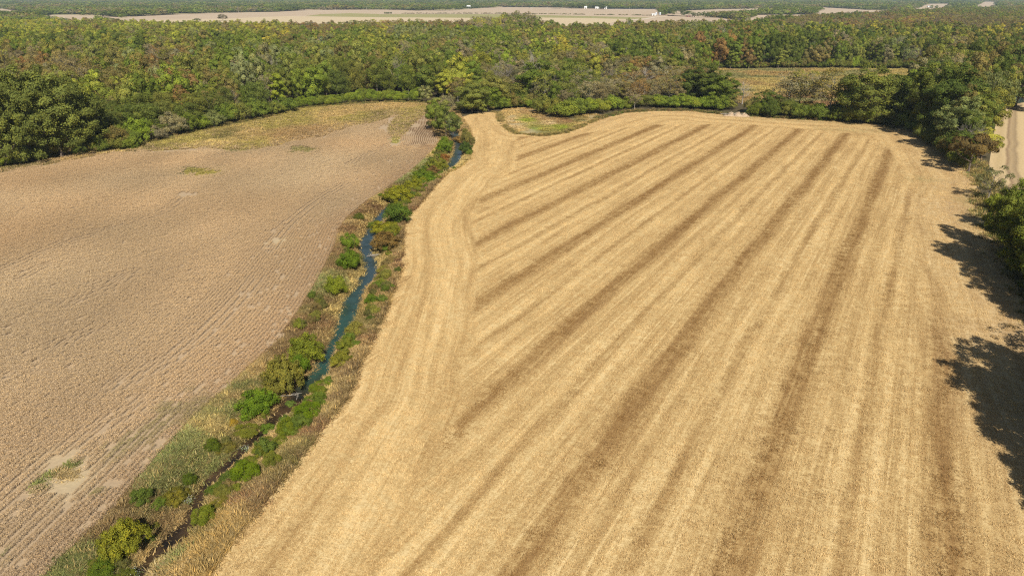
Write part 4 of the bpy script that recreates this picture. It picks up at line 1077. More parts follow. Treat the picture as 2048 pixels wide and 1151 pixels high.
# undergrowth closing the foot of the wood edges
def undergrowth():
    P = []
    for ln, n, off in ((gl([(1395,137.5),(1600,135.5),(1815,136.5),(1885,148)]), 150, 2.0), (gl([(-80,345),(0,335),(114,311),(178,305),(254,298)]), 70, 3.0), (gl([(1786,250),(1850,266),(1895,302),(1932,338)]), 36, 4.0), (gl([(940,222),(1000,219),(1040,214),(1100,222)]), 40, 2.5), (gl([(1512,230),(1640,237),(1782,252)]), 50, 4.)):
        l = resample(ln, 1.0); i = rng.integers(0, len(l), n)
        P.append(l[i] + np.c_[rng.normal(0, 1.2, n), np.abs(rng.normal(0, off, n)) + .5])
    return np.vstack(P)
UP = undergrowth()
us = rng.uniform(.7, 1.6, len(UP))
scatter('undergrowth', np.c_[UP, np.full(len(UP), -.1)], np.c_[us, us, us * rng.uniform(.7, 1.3, len(UP))], np.array([ptint(rnd.choice(['dk', 'gr', 'ol', 'fe', 'br', 'lg'])) for _ in UP]), rng.integers(0, 4, len(UP)), [PROTO['shrub%d' % i].both for i in range(4)], 'low undergrowth closing the foot of the wood edges', 'undergrowth')

# plain beyond: belts and clumps with strips of field between them
def far_woods():
    out = []
    for d0, d1, step in ((900, 1700, 9.), (1700, 2600, 12.), (2600, 4000, 17.), (4000, 7000, 27.)):
        xs, ys = np.meshgrid(np.arange(-d1 * .85, d1 * .85, step), np.arange(d0, d1, step))
        P = np.stack([xs.ravel(), ys.ravel()], -1) + rng.uniform(-.45, .45, (xs.size, 2)) * step
        P = P[abs(P[:, 0]) < P[:, 1] * .80 + 80]
        P = P[~inpoly(P, wood_main)]
        for f in FAR_FIELDS: P = P[~inpoly(P, f)]
        q = proj(P)
        n = vnoise(P * np.array([.45, 1.]), 150, 41) * .6 + vnoise(P, 50, 43) * .4
        thr = np.where(P[:, 1] < 1300, .15, np.where(P[:, 1] < 3200, .40, .36))
        thr = np.where((q[:, 0] > 1500) & (P[:, 1] > 1500), .42, thr)
        P = P[n > thr]
        out.append(np.c_[P, np.full(len(P), step)])
    return np.vstack(out)
FW = far_woods()
sc = FW[:, 2] * rng.uniform(.07, .15, len(FW)) * np.where(FW[:, 2] > 20, .9, 1.15)
hz = rng.uniform(.5, 1.0, len(FW))
fn = vnoise(FW[:, :2] * np.array([.5, 1]), 90, 45)
fk = [rnd.choice(['dk', 'dk', 'fe'] if v < .42 else (['gr', 'gr', 'lg', 'gg'] if v < .62 else ['ol', 'gr', 'br', 'gb'])) for v in fn]
hz *= .75 + .6 * vnoise(FW[:, :2], 60, 46)
scatter('distant_woods', np.c_[FW[:, :2], np.full(len(FW), -.05)], np.c_[sc, sc, hz], np.array([ptint(k) for k in fk]), rng.integers(0, 3, len(FW)),
        [PROTO['far_tree%d' % i].both for i in range(3)], 'hazy belts of trees spread over the plain to the horizon', 'woods')

# single trees and clumps one can point at on the plain
def far_tree(px, pyb, pyt, wpx, tint, label, group=None, key=None):
    feature(px, pyb, pyt, wpx, key or rnd.choice(B4), tint, label, group=group)
far_tree(446,41.5,29,17,'pu','lone bushy tree standing on the pale field edge beyond the wood, left half')
far_tree(395,42.5,37,13,'dk','low dark tree on the far edge of the wood, left of the lone bushy tree')
far_tree(1097,14.6,4,7,'ru','orange tree on the far edge of the distant brown field')
for i, x in enumerate((1112, 1120, 1143, 1150, 1162, 1202, 1207)):
    far_tree(x, 17.6 + (x > 1190) * 1.4, 5 + rnd.uniform(0, 3), 13, 'dk', 'dark tree by the white houses on the distant field edge', 'trees by the white houses')
for i, (x, yb, yt) in enumerate([(1328,31,11),(1336,31,18),(1344,31,20),(1368,33,20),(1378,31,22),(1363,28,8)]):
    far_tree(x, yb, yt, 14, 'dk' if i % 2 else 'gr', 'dark green tree beside the grain bins and the low shed', 'trees by the grain bins')
for i, x in enumerate(np.r_[np.linspace(1388, 1425, 5), np.linspace(1432, 1462, 5), np.linspace(1470, 1508, 6)]):
    far_tree(x, 35.2, 24 + rnd.uniform(-1, 3), 9, rnd.choice(['dk', 'gr']), 'small round tree in the loose row across the distant right-hand fields', 'tree row across the distant fields')
for i, x in enumerate(np.linspace(1552, 1625, 11)):
    far_tree(x, 29.5 + rnd.uniform(-1.5, .5), 12 + rnd.uniform(-1, 4) + abs(x - 1590) * .1, 14, rnd.choice(['gr', 'gr', 'lg', 'dk']), 'green tree of the round clump standing alone in the distant right-hand fields', 'round clump in the distant fields')
for i, x in enumerate(np.linspace(2, 58, 9)):
    far_tree(x, 43 - .02 * x, 21 + rnd.uniform(0, 6) + x * .12, 14, 'dk' if i % 3 else 'gr', 'dark green tree of the small copse at the upper left corner', 'copse at the upper left corner')
for i, x in enumerate(np.linspace(872, 918, 8)):
    far_tree(x, 21.6 - abs(i - 2) * .2, 9 + rnd.uniform(0, 3), 12, 'gr', 'green tree of the patch jutting into the distant brown field', 'patch jutting into the distant field')
for x, yb, yt in ((1862,19,10.5),(1872,19,11)):
    far_tree(x, yb, yt, 6, 'gr', 'small tree on the tan field at the upper right', 'pair of trees on the tan field')
for x in (774, 777.5, 782, 770):
    feature(x, 28.2, 25.3, 3.6, 'shrub1', 'dk', 'dark bush in the small clump on the distant pasture', 'shrub', 'shrub', 'bush clump on the pasture')
hedge_px = np.r_[np.linspace(805, 1000, 60), np.linspace(1000, 1170, 46), np.linspace(1190, 1300, 30)]
hp = np.array([g(x + rnd.uniform(-1, 1), np.interp(x, [800, 1000, 1170, 1300], [27.6, 27.6, 29.6, 31.4]) + rnd.uniform(-.15, .15)) for x in hedge_px if rnd.random() < .8])
scatter('hedgerow', np.c_[hp, np.zeros(len(hp))], np.c_[rng.uniform(.8, 2.2, len(hp)), rng.uniform(.6, 1.2, len(hp)), rng.uniform(.25, .7, len(hp))], np.array([ptint(rnd.choice(['dk', 'br', 'ol'])) for _ in hp]), rng.integers(0, 2, len(hp)), [PROTO['shrub0'].both, PROTO['shrub1'].both], 'low dark ditch hedge across the distant brown field', 'hedge')

# ------------------------------------------------------------------ soybeans: rows 0.76 m apart, running with the creek
def soy_segment(seed, L=1.5):
    r = np.random.default_rng(seed)
    n = 260
    P = np.c_[np.clip(r.normal(0, .16, n), -.36, .36), r.uniform(-L / 2, L / 2, n), r.uniform(.12, .80, n) ** .55 * .82]
    P[:, 2] *= (.92 + .12 * np.sin(P[:, 1] * 2.1 + seed))
    N = np.c_[r.normal(0, .8, n), r.normal(0, .8, n), r.uniform(.2, 1.3, n)]
    V, F = leaf_quads(P, N, .062, .45, r)
    return mesh_from('soybean_row', V, F, [M_GRASS], {'lv': np.clip(r.uniform(0, 1, n) * .8 + .2 * (P[:, 2] > .5), 0, 1), 'lw': r.uniform(0, 1, n)})
soy_m = [soy_segment(400 + i) for i in range(6)]
base_line = smooth(resample(np.vstack([creek_l[:i_end + 1]]), 1.5), 8)
def soy_rows():
    out = []
    L = base_line.copy()
    s_off = 0.0
    k = 0
    while s_off < 240:
        n = smooth(L, 4 + int(s_off * .9))
        l2 = resample(n, 1.5)
        t = np.gradient(l2, axis=0); t /= np.linalg.norm(t, axis=1, keepdims=True)
        nor = np.c_[-t[:, 1], t[:, 0]]
        P = l2 + nor * .76
        L = P
        s_off += .76
        k += 1
        a = np.arctan2(-t[:, 0], t[:, 1])
        # fan the far ends out over the whole field
        ext = []
        for e, d in ((P[-1], t[-1]), ):
            for m in range(1, 120): ext.append((*(e + d * 1.5 * m), math.atan2(-d[0], d[1])))
        out.append(np.c_[P, a]); out.append(np.array(ext))
    return np.vstack(out)
SR = soy_rows()
SR = SR[inpoly(SR[:, :2], soy_poly)]
SR = SR[dline(SR[:, :2], np.vstack([creek_l[:i_end + 1]])) > .3]
qs = proj(SR[:, :2])
keep = (qs[:, 0] > -120) & (qs[:, 1] < 1260) & (SR[:, 1] > 38)
for x, y, rx, ry, c in BARE + WEED:
    d = np.hypot((qs[:, 0] - x) / rx, (qs[:, 1] - y) / ry)
    keep &= ~(d + (vnoise(SR[:, :2], 3.0, 91) - .5) * 1.1 + rng.uniform(-.2, .2, len(SR)) < (1.0 if (x, y, rx, ry, c) in BARE else .75))
TRK = [[(-40,1040),(0,1009),(174,873),(290,809)],[(0,1130),(150,990),(235,915),(330,842)],[(236,776),(348,717),(427,658),(514,561)],[(540,500),(573,453),(643,397),(690,372)],[(47,556),(83,536)],[(182,574),(261,547)],[(140,610),(250,560)],[(0,545),(120,490),(330,425),(372,392)],[(400,320),(470,305),(490,300)],[(120,690),(190,660)],[(700,330),(760,300),(795,285)]]
trk = np.zeros(len(SR), bool)
for tr in TRK:
    l = gl(tr)
    d = dline(SR[:, :2], l)
    trk |= (d < .5) | (abs(d - 1.7) < .4)
dmg = dline(SR[:, :2], gl(soy_edge)); keep &= dmg + (vnoise(SR[:, :2], 6, 92) - .5) * 9 > rng.uniform(0, 4, len(SR))
dcr = dline(SR[:, :2], creek_l)
dens = np.where(dcr < 14, .93, .99)
keep &= rng.uniform(0, 1, len(SR)) < dens
SR, qs, dcr, trk = SR[keep], qs[keep], dcr[keep], trk[keep]
tt = np.tile(np.array((.410, .318, .218)), (len(SR), 1)) * (.86 + .28 * vnoise(SR[:, :2] * np.array([1, .5]), 14, 51))[:, None]
pk = vnoise(SR[:, :2], 30, 53)[:, None]
tt *= np.array([1, 1, 1]) + (pk - .5) * np.array([-.06, .04, .14])
def blend_px(x, y, rx, ry, col, ang=0.0, soft=.6):
    dx, dy = qs[:, 0] - x, qs[:, 1] - y
    ca, sa = math.cos(ang), math.sin(ang)
    d = np.hypot((dx * ca - dy * sa) / rx, (dx * sa + dy * ca) / ry)
    w = sstep(1.2, .5, d + (vnoise(SR[:, :2], 2.5, 57) - .5) * .9)[:, None] * soft
    return tt * (1 - w) + np.array(col) * w
tt = blend_px(300, 865, 120, 30, (.17, .185, .075), .62, .7)
tt = blend_px(385, 825, 60, 22, (.17, .19, .08), .6, .75)
tt = blend_px(192, 985, 22, 12, (.17, .19, .07), .4, .8)
tt = blend_px(10, 1115, 16, 14, (.13, .15, .06), 0, .8)
tt = blend_px(845, 262, 38, 34, (.17, .105, .07), 0, .8)
wd = sstep(9, 1.0, dcr)[:, None] * .35
tt = tt * (1 - wd) + np.array((.30, .20, .13)) * wd
sw = np.where(dcr < 22, 1.08, 1.35) * rng.uniform(.85, 1.15, len(SR))
sw = np.where((abs(qs[:, 0] - 845) < 40) & (abs(qs[:, 1] - 262) < 30), .6, sw)
sw = np.where(trk, sw * .7, sw)
scatter('soybean_crop', np.c_[SR[:, :2], np.zeros(len(SR))], np.c_[sw, np.full(len(SR), 1.06), rng.uniform(.8, 1.12, len(SR)) * np.where(trk, .5, 1)], tt, rng.integers(0, 6, len(SR)), soy_m,
        'dry brown soybean plants standing in rows on the left field', 'soybeans', rot=np.c_[np.zeros(len(SR)), np.zeros(len(SR)), SR[:, 2] + np.pi * rng.integers(0, 2, len(SR))])

# ------------------------------------------------------------------ grass and weeds
def tuft(seed, n, h, spread, w, lean):
    r = np.random.default_rng(seed)
    V, F = [], []
    for i in range(n):
        a = r.uniform(0, 6.283); d = np.array([math.cos(a), math.sin(a), 0])
        b = np.array([*(r.normal(size=2) * spread), 0.]); hh = h * r.uniform(.5, 1.2)
        side = np.array([-d[1], d[0], 0]) * w * r.uniform(.6, 1.4)
        m = b + d * lean * hh * .35 + np.array([0, 0, hh * .6]); e = b + d * lean * hh + np.array([0, 0, hh])
        o = len(V)
        V += [b - side, b + side, m + side * .8, m - side * .8, e]
        F += [(o, o + 1, o + 2, o + 3), (o + 3, o + 2, o + 4)]
    nf = len(F)
    return mesh_from('tuft', V, F, [M_GRASS], {'lv': r.uniform(0, 1, nf // 2).repeat(2), 'lw': r.uniform(0, 1, nf // 2).repeat(2)})
TUFT = [tuft(500, 26, .75, .26, .03, .5), tuft(501, 30, .6, .32, .035, .8), tuft(502, 22, 1.0, .22, .03, .35), tuft(503, 34, .45, .38, .04, .9)]
def scatter_in(poly, n, seed, cond=None):
    r = np.random.default_rng(seed); lo, hi = poly.min(0), poly.max(0); out = []
    while sum(map(len, out)) < n:
        P = r.uniform(lo, hi, (n * 2, 2)); P = P[inpoly(P, poly)]
        if cond is not None: P = P[cond(P)]
        if not len(P): break
        out.append(P)
    return np.vstack(out)[:n]
def grass(name, P, tint, hs, label, ws=1.0, low=0.0):
    n = len(P); z = ground_z(P) - .03
    k = rng.uniform(.75, 1.3, n)
    scatter(name, np.c_[P, z], np.c_[k * ws, k * ws, k * hs], tint * rng.uniform(.8, 1.2, (n, 1)), np.where(rng.uniform(0, 1, n) < low, rng.choice([1, 3], n), rng.integers(0, 4, n)), TUFT, label, 'grass')
cn = corr_poly[(corr_poly[:, 1] < 290)]
Pg = scatter_in(corr_poly, 60000, 61, lambda P: (P[:, 1] > 36) & (P[:, 1] < 390) & (rng.uniform(0, 1, len(P)) < np.clip(150 / P[:, 1], .35, 1)))
dch = channel_dist(Pg); kk = dch > np.where(Pg[:, 1] < 100, .55, .3) + rng.uniform(-.3, .2, len(Pg)); Pg, dch = Pg[kk], dch[kk]
kk = vnoise(Pg, 1.7, 63) > .18; Pg, dch = Pg[kk], dch[kk]
dcr_r = dline(Pg, creek_r)
hs = .75 + .5 * vnoise(Pg, 3, 65) + sstep(2.6, 1.0, dcr_r) * .35
gt = patch_tint(Pg) * 1.2
mixw = (rng.uniform(0, 1, len(Pg)) < .28)[:, None] * .7
gt = gt * (1 - mixw) + np.array((.30, .235, .12)) * mixw
hs = hs * np.clip(.3 + dch * .3, .3, .62)
grass('bank_grass', Pg, gt, hs, 'tangled straw, weeds and dry stalks on both banks of the creek', 1.25, .7)
bx = []
for x, y, rx, ry, n, col in ((130,948,26,13,34,(.33,.26,.14)),(146,928,12,5,16,(.19,.21,.08)),(78,972,16,12,22,(.19,.21,.08)),(100,950,10,6,9,(.19,.21,.08)),(410,346,40,9,420,(.33,.29,.10)),(382,341,28,6,220,(.24,.22,.09)),(605,300,34,9,260,(.26,.23,.11)),(480,300,34,6,160,(.26,.23,.11)),(790,280,10,7,120,(.30,.29,.10))):
    a_, q_ = rng.uniform(0, 6.283, n), rng.uniform(0, 1, n) ** .6
    bx.append((g(x + rx * q_ * np.cos(a_), y + ry * q_ * np.sin(a_)), np.tile(col, (n, 1))))
Pb = np.vstack([b_[0] for b_ in bx]); Cb = np.vstack([b_[1] for b_ in bx])
grass('weed_patches', Pb, Cb * rng.uniform(.7, 1.3, (len(Pb), 1)), .25 + .35 * vnoise(Pb, 2, 88), 'low weeds on the bare and grassy spots in the soybean field', 1.0)
Pm = scatter_in(marg_poly, 22000, 71, lambda P: P[:, 0] > -230)
tm = near_tint(Pm, MXY, MCOL, 5., 11) * 1.3
dm_ = np.minimum(dline(Pm, gl(soy_edge)) / 14., 1)[:, None]
tm = np.where(rng.uniform(0, 1, (len(Pm), 1)) < .45 * (1 - dm_) + .12, np.array([(.34, .26, .17)]), tm)
grass('margin_grass', Pm, tm, np.full(len(Pm), .6), 'rough grass along the upper edge of the left field', 1.7)
# low green brush that joins the bushes of the banks
bl = np.vstack([np.c_[rng.normal(.9, .8, 2), rng.normal(0, .4, 2)]])
BB = []
for pts_, n, wd in (([(415,1010),(445,975),(490,930),(530,890),(570,862),(610,815),(640,775),(665,735)], 46, 1.1), ([(690,700),(712,668),(735,620),(750,585),(768,545),(775,500),(792,450),(800,420),(830,385),(870,350),(905,338)], 130, 1.3), ([(480,880),(520,840),(560,790),(600,745),(640,700)], 26, 1.0), ([(770,400),(800,378),(835,352),(865,325),(888,300),(890,280)], 110, 1.2), ([(935,310),(938,285),(930,262),(915,240)], 40, 1.0), ([(690,540),(700,500),(715,470)], 10, .8), ([(200,1130),(270,1100),(320,1050)], 14, 1.0), ([(300,1120),(345,1075),(400,1015),(450,955),(500,905),(545,860)], 12, 1.8), ([(330,1000),(400,930),(450,880),(500,830)], 7, 1.6), ([(590,665),(610,640),(640,600)], 14, 1.0)):
    l = resample(gl(pts_), .5); i = rng.integers(0, len(l), n)
    BB.append(l[i] + rng.normal(0, wd, (n, 2)))
BB = np.vstack(BB); BB = BB[inpoly(BB, corr_poly) & (channel_dist(BB) > np.where(BB[:, 1] < 98, .75, 1.1))]
bs = rng.uniform(.16, .40, len(BB))
scatter('bank_brush', np.c_[BB, ground_z(BB) - .05], np.c_[bs, bs * rng.uniform(.7, 1.3, len(BB)), bs * rng.uniform(.8, 1.5, len(BB))], np.array([np.array(rnd.choice([(.17, .19, .03), (.13, .18, .03), (.20, .20, .045), (.15, .15, .05), (.11, .15, .03), (.22, .17, .07)])) * rnd.uniform(.8, 1.15) for _ in BB]), rng.integers(0, 5, len(BB)), [PROTO[k].both for k in ('shrub0', 'shrub1', 'shrub2', 'shrub3', 'willow_shrub0')], 'low green brush and weeds between the bushes of both creek banks', 'brush')
Ph = scatter_in(hollow, 6000, 73)
Ph = Ph[vnoise(Ph, 5, 74) > .3]
grass('hollow_grass', Ph, near_tint(Ph, HXY, HCOL, 3., 21) * 1.4, np.full(len(Ph), .5), 'bright grass in the hollow at the head of the stubble field', 1.5)
Pmm = scatter_in(marsh, 16000, 75)
grass('marsh_sedge', Pmm, marsh_tint(Pmm) * 1.5, .7 + .9 * (vnoise(Pmm, 12, 76) > .62), 'brown and yellow sedge on the marsh meadow', 2.6)
# rough growth along the field edges
# straw stubble: short upright stalks and loose chaff, laid in patches over the whole field
def straw_patch(seed, L=1.6):
    r = np.random.default_rng(seed); n = 105
    P = np.c_[r.uniform(-L / 2, L / 2, n), np.round(r.uniform(-L / 2, L / 2, n) / .2) * .2 + r.normal(0, .02, n), np.zeros(n)]
    V, F = [], []
    for i in range(n):
        a = r.uniform(0, 6.283); h = r.uniform(.10, .24); w = r.uniform(.012, .022); d = np.array([math.cos(a), math.sin(a), 0]) * w; t = np.array([*(r.normal(size=2) * .05), h])
        if i % 4 == 0: t = np.array([*(unit(1, r)[0][:2] * .22), r.uniform(.03, .09)]); d = np.array([-t[1], t[0], 0]) / .22 * w
        o = len(V); V += [P[i] - d, P[i] + d, P[i] + d + t, P[i] - d + t]; F.append((o, o + 1, o + 2, o + 3))
    return mesh_from('straw', V, F, [M_GRASS], {'lv': r.uniform(.1, .9, n), 'lw': r.uniform(0, .25, n)})
STRAW_M = [straw_patch(600 + i) for i in range(5)]
def swath(P):
    a = math.radians(31.0); u = P[:, 0] * math.cos(a) - P[:, 1] * math.sin(a); t = P[:, 0] * math.sin(a) + P[:, 1] * math.cos(a)
    c = u - 6 * np.exp(-t / 70.) + .977e-4 * u * t
    c = c + (vnoise(np.c_[c * .25, t * .05] * 4, 4, 97) - .5) * 1.6
    ph = ((c + 11) / 20.75) % 1
    return np.interp(ph, [0, .05, .11, .18, .26, .34, .41, .452, .482, .522, .565, .62, .70, .78, .86, .90, .95, 1], [.08, .15, .56, .72, .56, .66, .88, .72, .36, .38, .74, .86, .60, .70, .62, .56, .16, .08])
xs_, ys_ = np.meshgrid(np.arange(-45, 200, 1.6), np.arange(34, 384, 1.6))
Ps = np.stack([xs_.ravel(), ys_.ravel()], -1) + rng.uniform(-.6, .6, (xs_.size, 2))
Ps = Ps[inpoly(Ps, stub_poly)]
qq = proj(Ps); Ps = Ps[(qq[:, 0] > -300) & (qq[:, 0] < 2300) & (qq[:, 1] < 1500)]
hd_ = dline(Ps, edge_all) + (vnoise(Ps, 28, 101) - .5) * 5
vv = np.where(headline(Ps) > 0, np.interp((hd_ / 10.4) % 1, [0, .15, .32, .45, .56, .63, .72, .85, 1], [.72, .80, .66, .72, .58, .52, .66, .77, .72]), swath(Ps)) + (vnoise(Ps, 3, 98) - .5) * .3
vv = np.clip((vv - .5) * 1.2 + .5, 0, 1)[:, None]
ts = np.array((.250, .146, .056)) * (1 - vv) + np.array((.645, .482, .252)) * vv
an = -math.radians(31) + math.pi / 2
scatter('straw_stubble', np.c_[Ps, np.zeros(len(Ps))], np.c_[np.ones(len(Ps)), np.ones(len(Ps)), .7 + .6 * vnoise(Ps, 4, 99)], ts * rng.uniform(.92, 1.08, (len(Ps), 1)), rng.integers(0, 5, len(Ps)), STRAW_M, 'short cut straw standing over the harvested field', 'stubble', rot=np.c_[np.zeros(len(Ps)), np.zeros(len(Ps)), an + rng.normal(0, .22, len(Ps)) + np.pi * rng.integers(0, 2, len(Ps))])

# rough growth along the field edges
def edge_growth(line, n, off, wid, cols, seed):
    r = np.random.default_rng(seed); l = resample(line, .5); t = np.gradient(l, axis=0); t /= np.linalg.norm(t, axis=1, keepdims=True)
    i = r.integers(0, len(l), n); d = r.normal(off, wid, n)
    P = l[i] + np.c_[-t[i, 1], t[i, 0]] * d[:, None]
    P = P[(vnoise(P, 4, seed) > .25)]
    c = np.array(cols)[r.integers(0, len(cols), len(P))]
    return P, c
e1 = [edge_growth(gl(marg_edge), 4200, 1.6, 1.3, [OLIVE, GWEED, YG, TAN], 81), edge_growth(gl(far_edge[11:]), 3600, 1.8, 1.1, [OLIVE, GWEED, GREEN, TAN, BROWN], 82), edge_growth(right_edge, 4200, 3.0, 2.2, [OLIVE, YG, TAN, GWEED, STRAW], 83), edge_growth(gl(far_edge[3:12]), 1200, .2, .7, [OLIVE, YG, TAN], 84)]
Pe = np.vstack([e[0] for e in e1]); Ce = np.vstack([e[1] for e in e1])
ok = ~inpoly(Pe, field2)
grass('edge_grass', Pe[ok], Ce[ok], .7 + .6 * vnoise(Pe[ok], 3, 85), 'uneven grass and weeds along the field edges and hedges', 1.4)

# ------------------------------------------------------------------ small things
def box(V, F, x0, x1, y0, y1, z0, z1):
    o = len(V)
    V += [(x0, y0, z0), (x1, y0, z0), (x1, y1, z0), (x0, y1, z0), (x0, y0, z1), (x1, y0, z1), (x1, y1, z1), (x0, y1, z1)]
    F += [tuple(o + i for i in f) for f in ((3, 2, 1, 0), (4, 5, 6, 7), (0, 1, 5, 4), (1, 2, 6, 5), (2, 3, 7, 6), (3, 0, 4, 7))]
def box_mesh(name, m, *bs):
    V, F = [], []
    for b in bs: box(V, F, *b)
    return mesh_from(name, V, F, [m])
M_WHITE = plain('white_paint', (.64, .63, .60), .08, 1)
M_TANW = plain('tan_siding', (.48, .40, .31), .12, 1)
M_ROOFW = plain('pale_metal_roof', (.60, .60, .60), .08, 1)
M_ROOFB = plain('brown_roof', (.20, .13, .10), .2, 1)
M_REDW = plain('red_barn_boards', (.26, .09, .06), .2, 1)
M_DARK = plain('dark_opening', (.03, .03, .035), .2, 1)
M_GALV = plain('galvanised_steel', (.40, .44, .48), .12, 2)
M_POLE = plain('grey_pole_wood', (.42, .38, .33), .2, 2)
def building(px, py, w, d, h, rh, wall, roof, label, name='farm_building', rz=0.0, doors=1, cat='building'):
    P = g(px, py)
    e = empty(name, (P[0], P[1], 0), rz); tag(e, label, cat)
    V = [(-w/2, -d/2, -.2), (w/2, -d/2, -.2), (w/2, d/2, -.2), (-w/2, d/2, -.2), (-w/2, -d/2, h), (w/2, -d/2, h), (w/2, d/2, h), (-w/2, d/2, h), (-w/2, 0, h + rh), (w/2, 0, h + rh)]
    F = [(0, 1, 5, 4), (2, 3, 7, 6), (1, 2, 6, 9, 5), (3, 0, 4, 8, 7)]
    obj('wall', mesh_from('wall', V, F, [wall]), e)
    k = .5; t = .25
    sl = rh / (d / 2)
    V = [(-w/2 - k, -d/2 - k, h - k * sl), (w/2 + k, -d/2 - k, h - k * sl), (w/2 + k, 0, h + rh), (-w/2 - k, 0, h + rh), (w/2 + k, d/2 + k, h - k * sl), (-w/2 - k, d/2 + k, h - k * sl)]
    V = V + [(x, y, z + t) for x, y, z in V]
    F = [(6, 7, 8, 9), (9, 8, 10, 11), (1, 0, 3, 2), (2, 3, 5, 4), (0, 1, 7, 6), (4, 5, 11, 10), (1, 2, 8, 7), (2, 4, 10, 8), (3, 0, 6, 9), (5, 3, 9, 11)]
    obj('roof', mesh_from('roof', V, F, [roof]), e)
    dm = box_mesh('door', M_DARK, (-1.8, 1.8, -d/2 - .06, -d/2 + .05, 0, min(h * .75, 4.2)))
    for i in range(doors):
        o = obj('door', dm, e); o.location.x = (i - (doors - 1) / 2) * w / max(doors, 1)
    return e
building(937,17.2,16,18,6.5,5.5,M_WHITE,M_ROOFW,'large white barn alone on the far edge of the brown field','barn',.5)
building(825,19.6,14,9,3.2,2.0,M_TANW,M_ROOFB,'low tan building left of the white sheds on the brown field')
building(829.5,19.4,5,5,6.5,1.5,M_WHITE,M_ROOFW,'narrow tall white building among the low sheds on the brown field')
building(838,19.5,12,9,4,2.2,M_WHITE,M_ROOFW,'white shed right of the narrow tall white building',doors=2)
building(844,19.5,9,7,2.8,1.6,M_WHITE,M_ROOFW,'low white lean-to right of the white shed')
building(853,18.9,5,6,3.6,1.8,M_TANW,M_ROOFW,'small pale hut right of the white sheds')
building(1009,14.2,10,9,5,3.5,M_TANW,M_ROOFB,'tan house on the far edge of the brown field, left of the red barn','house')
building(1021,14.2,10,8,4,2.8,M_WHITE,M_ROOFB,'pale house right beside the tan house left of the red barn','house')
building(1041,13.9,17,10,4.2,2.2,M_REDW,M_ROOFW,'red barn with a white roof on the far edge of the brown field','barn',doors=2)
building(1171,17.6,11,9,6,3.5,M_WHITE,M_ROOFW,'white house between dark trees, left of the long white building','house')
building(1194,18.0,16,9,5.5,2.5,M_WHITE,M_ROOFW,'long white building between dark trees on the far field edge',doors=2)
building(1211,18.2,10,8,6,3,M_WHITE,M_ROOFW,'white building right of the long white one on the far field edge')
building(1307,31.4,11,8,3.4,1.6,M_WHITE,M_ROOFW,'low white shed in front of the grain bins')
building(1377,34.0,13,6,2.2,1.3,M_REDW,M_ROOFB,'low dark red shed on the near pale field edge, right of the grain bins',doors=2)
building(1388,34.2,7,6,2.4,1.6,M_TANW,M_ROOFB,'small tan shed right next to the low dark red shed')
building(1488,17.4,13,9,3,2,M_TANW,M_ROOFB,'tan house under trees beyond the right-hand fields','house')
building(1509,17.6,12,8,3,2,M_TANW,M_ROOFW,'pale-roofed house under trees beyond the right-hand fields','house')
building(1912,11.6,26,14,4.5,3.2,M_WHITE,M_ROOFW,'white-roofed long barn beside the tan field at the upper right','barn')
building(1754,6.2,24,14,6,4,M_WHITE,M_ROOFW,'white building among the trees near the horizon on the right')
building(1858,14.6,16,9,3,2,M_WHITE,M_ROOFW,'low white shed left of the tan field at the upper right')
building(1000,5.0,40,12,7,3,M_WHITE,M_ROOFW,'white building row near the horizon above the red barn')
building(1030,5.0,30,12,7,3,M_WHITE,M_ROOFW,'second white building near the horizon above the red barn')
def bin_(px, py, r_, h, label):
    P = g(px, py); e = empty('grain_bin', (P[0], P[1], 0)); tag(e, label, 'grain bin')
    n = 20; an = [2 * math.pi * i / n for i in range(n)]
    V = []; F = []
    zs = np.linspace(-.2, h, 9)
    for j, z in enumerate(zs):
        q = r_ * (1 + .012 * (j % 2))
        V += [(q * math.cos(a), q * math.sin(a), z) for a in an]
    for j in range(8): F += [(j * n + i, j * n + (i + 1) % n, (j + 1) * n + (i + 1) % n, (j + 1) * n + i) for i in range(n)]
    obj('body', mesh_from('body', V, F, [M_GALV]), e)
    V = [(1.03 * r_ * math.cos(a), 1.03 * r_ * math.sin(a), h) for a in an] + [(.12 * r_ * math.cos(a), .12 * r_ * math.sin(a), h + r_ * .5) for a in an]
    F = [(i, (i + 1) % n, n + (i + 1) % n, n + i) for i in range(n)] + [tuple(range(n, 2 * n))]
    obj('roof', mesh_from('roof', V, F, [M_ROOFW]), e)
bin_(1312,30.0,2.9,6.0,'grain bin on the left of the grey pair behind the low white shed')
bin_(1320,30.0,2.9,6.0,'grain bin on the right of the grey pair, by the dark trees')
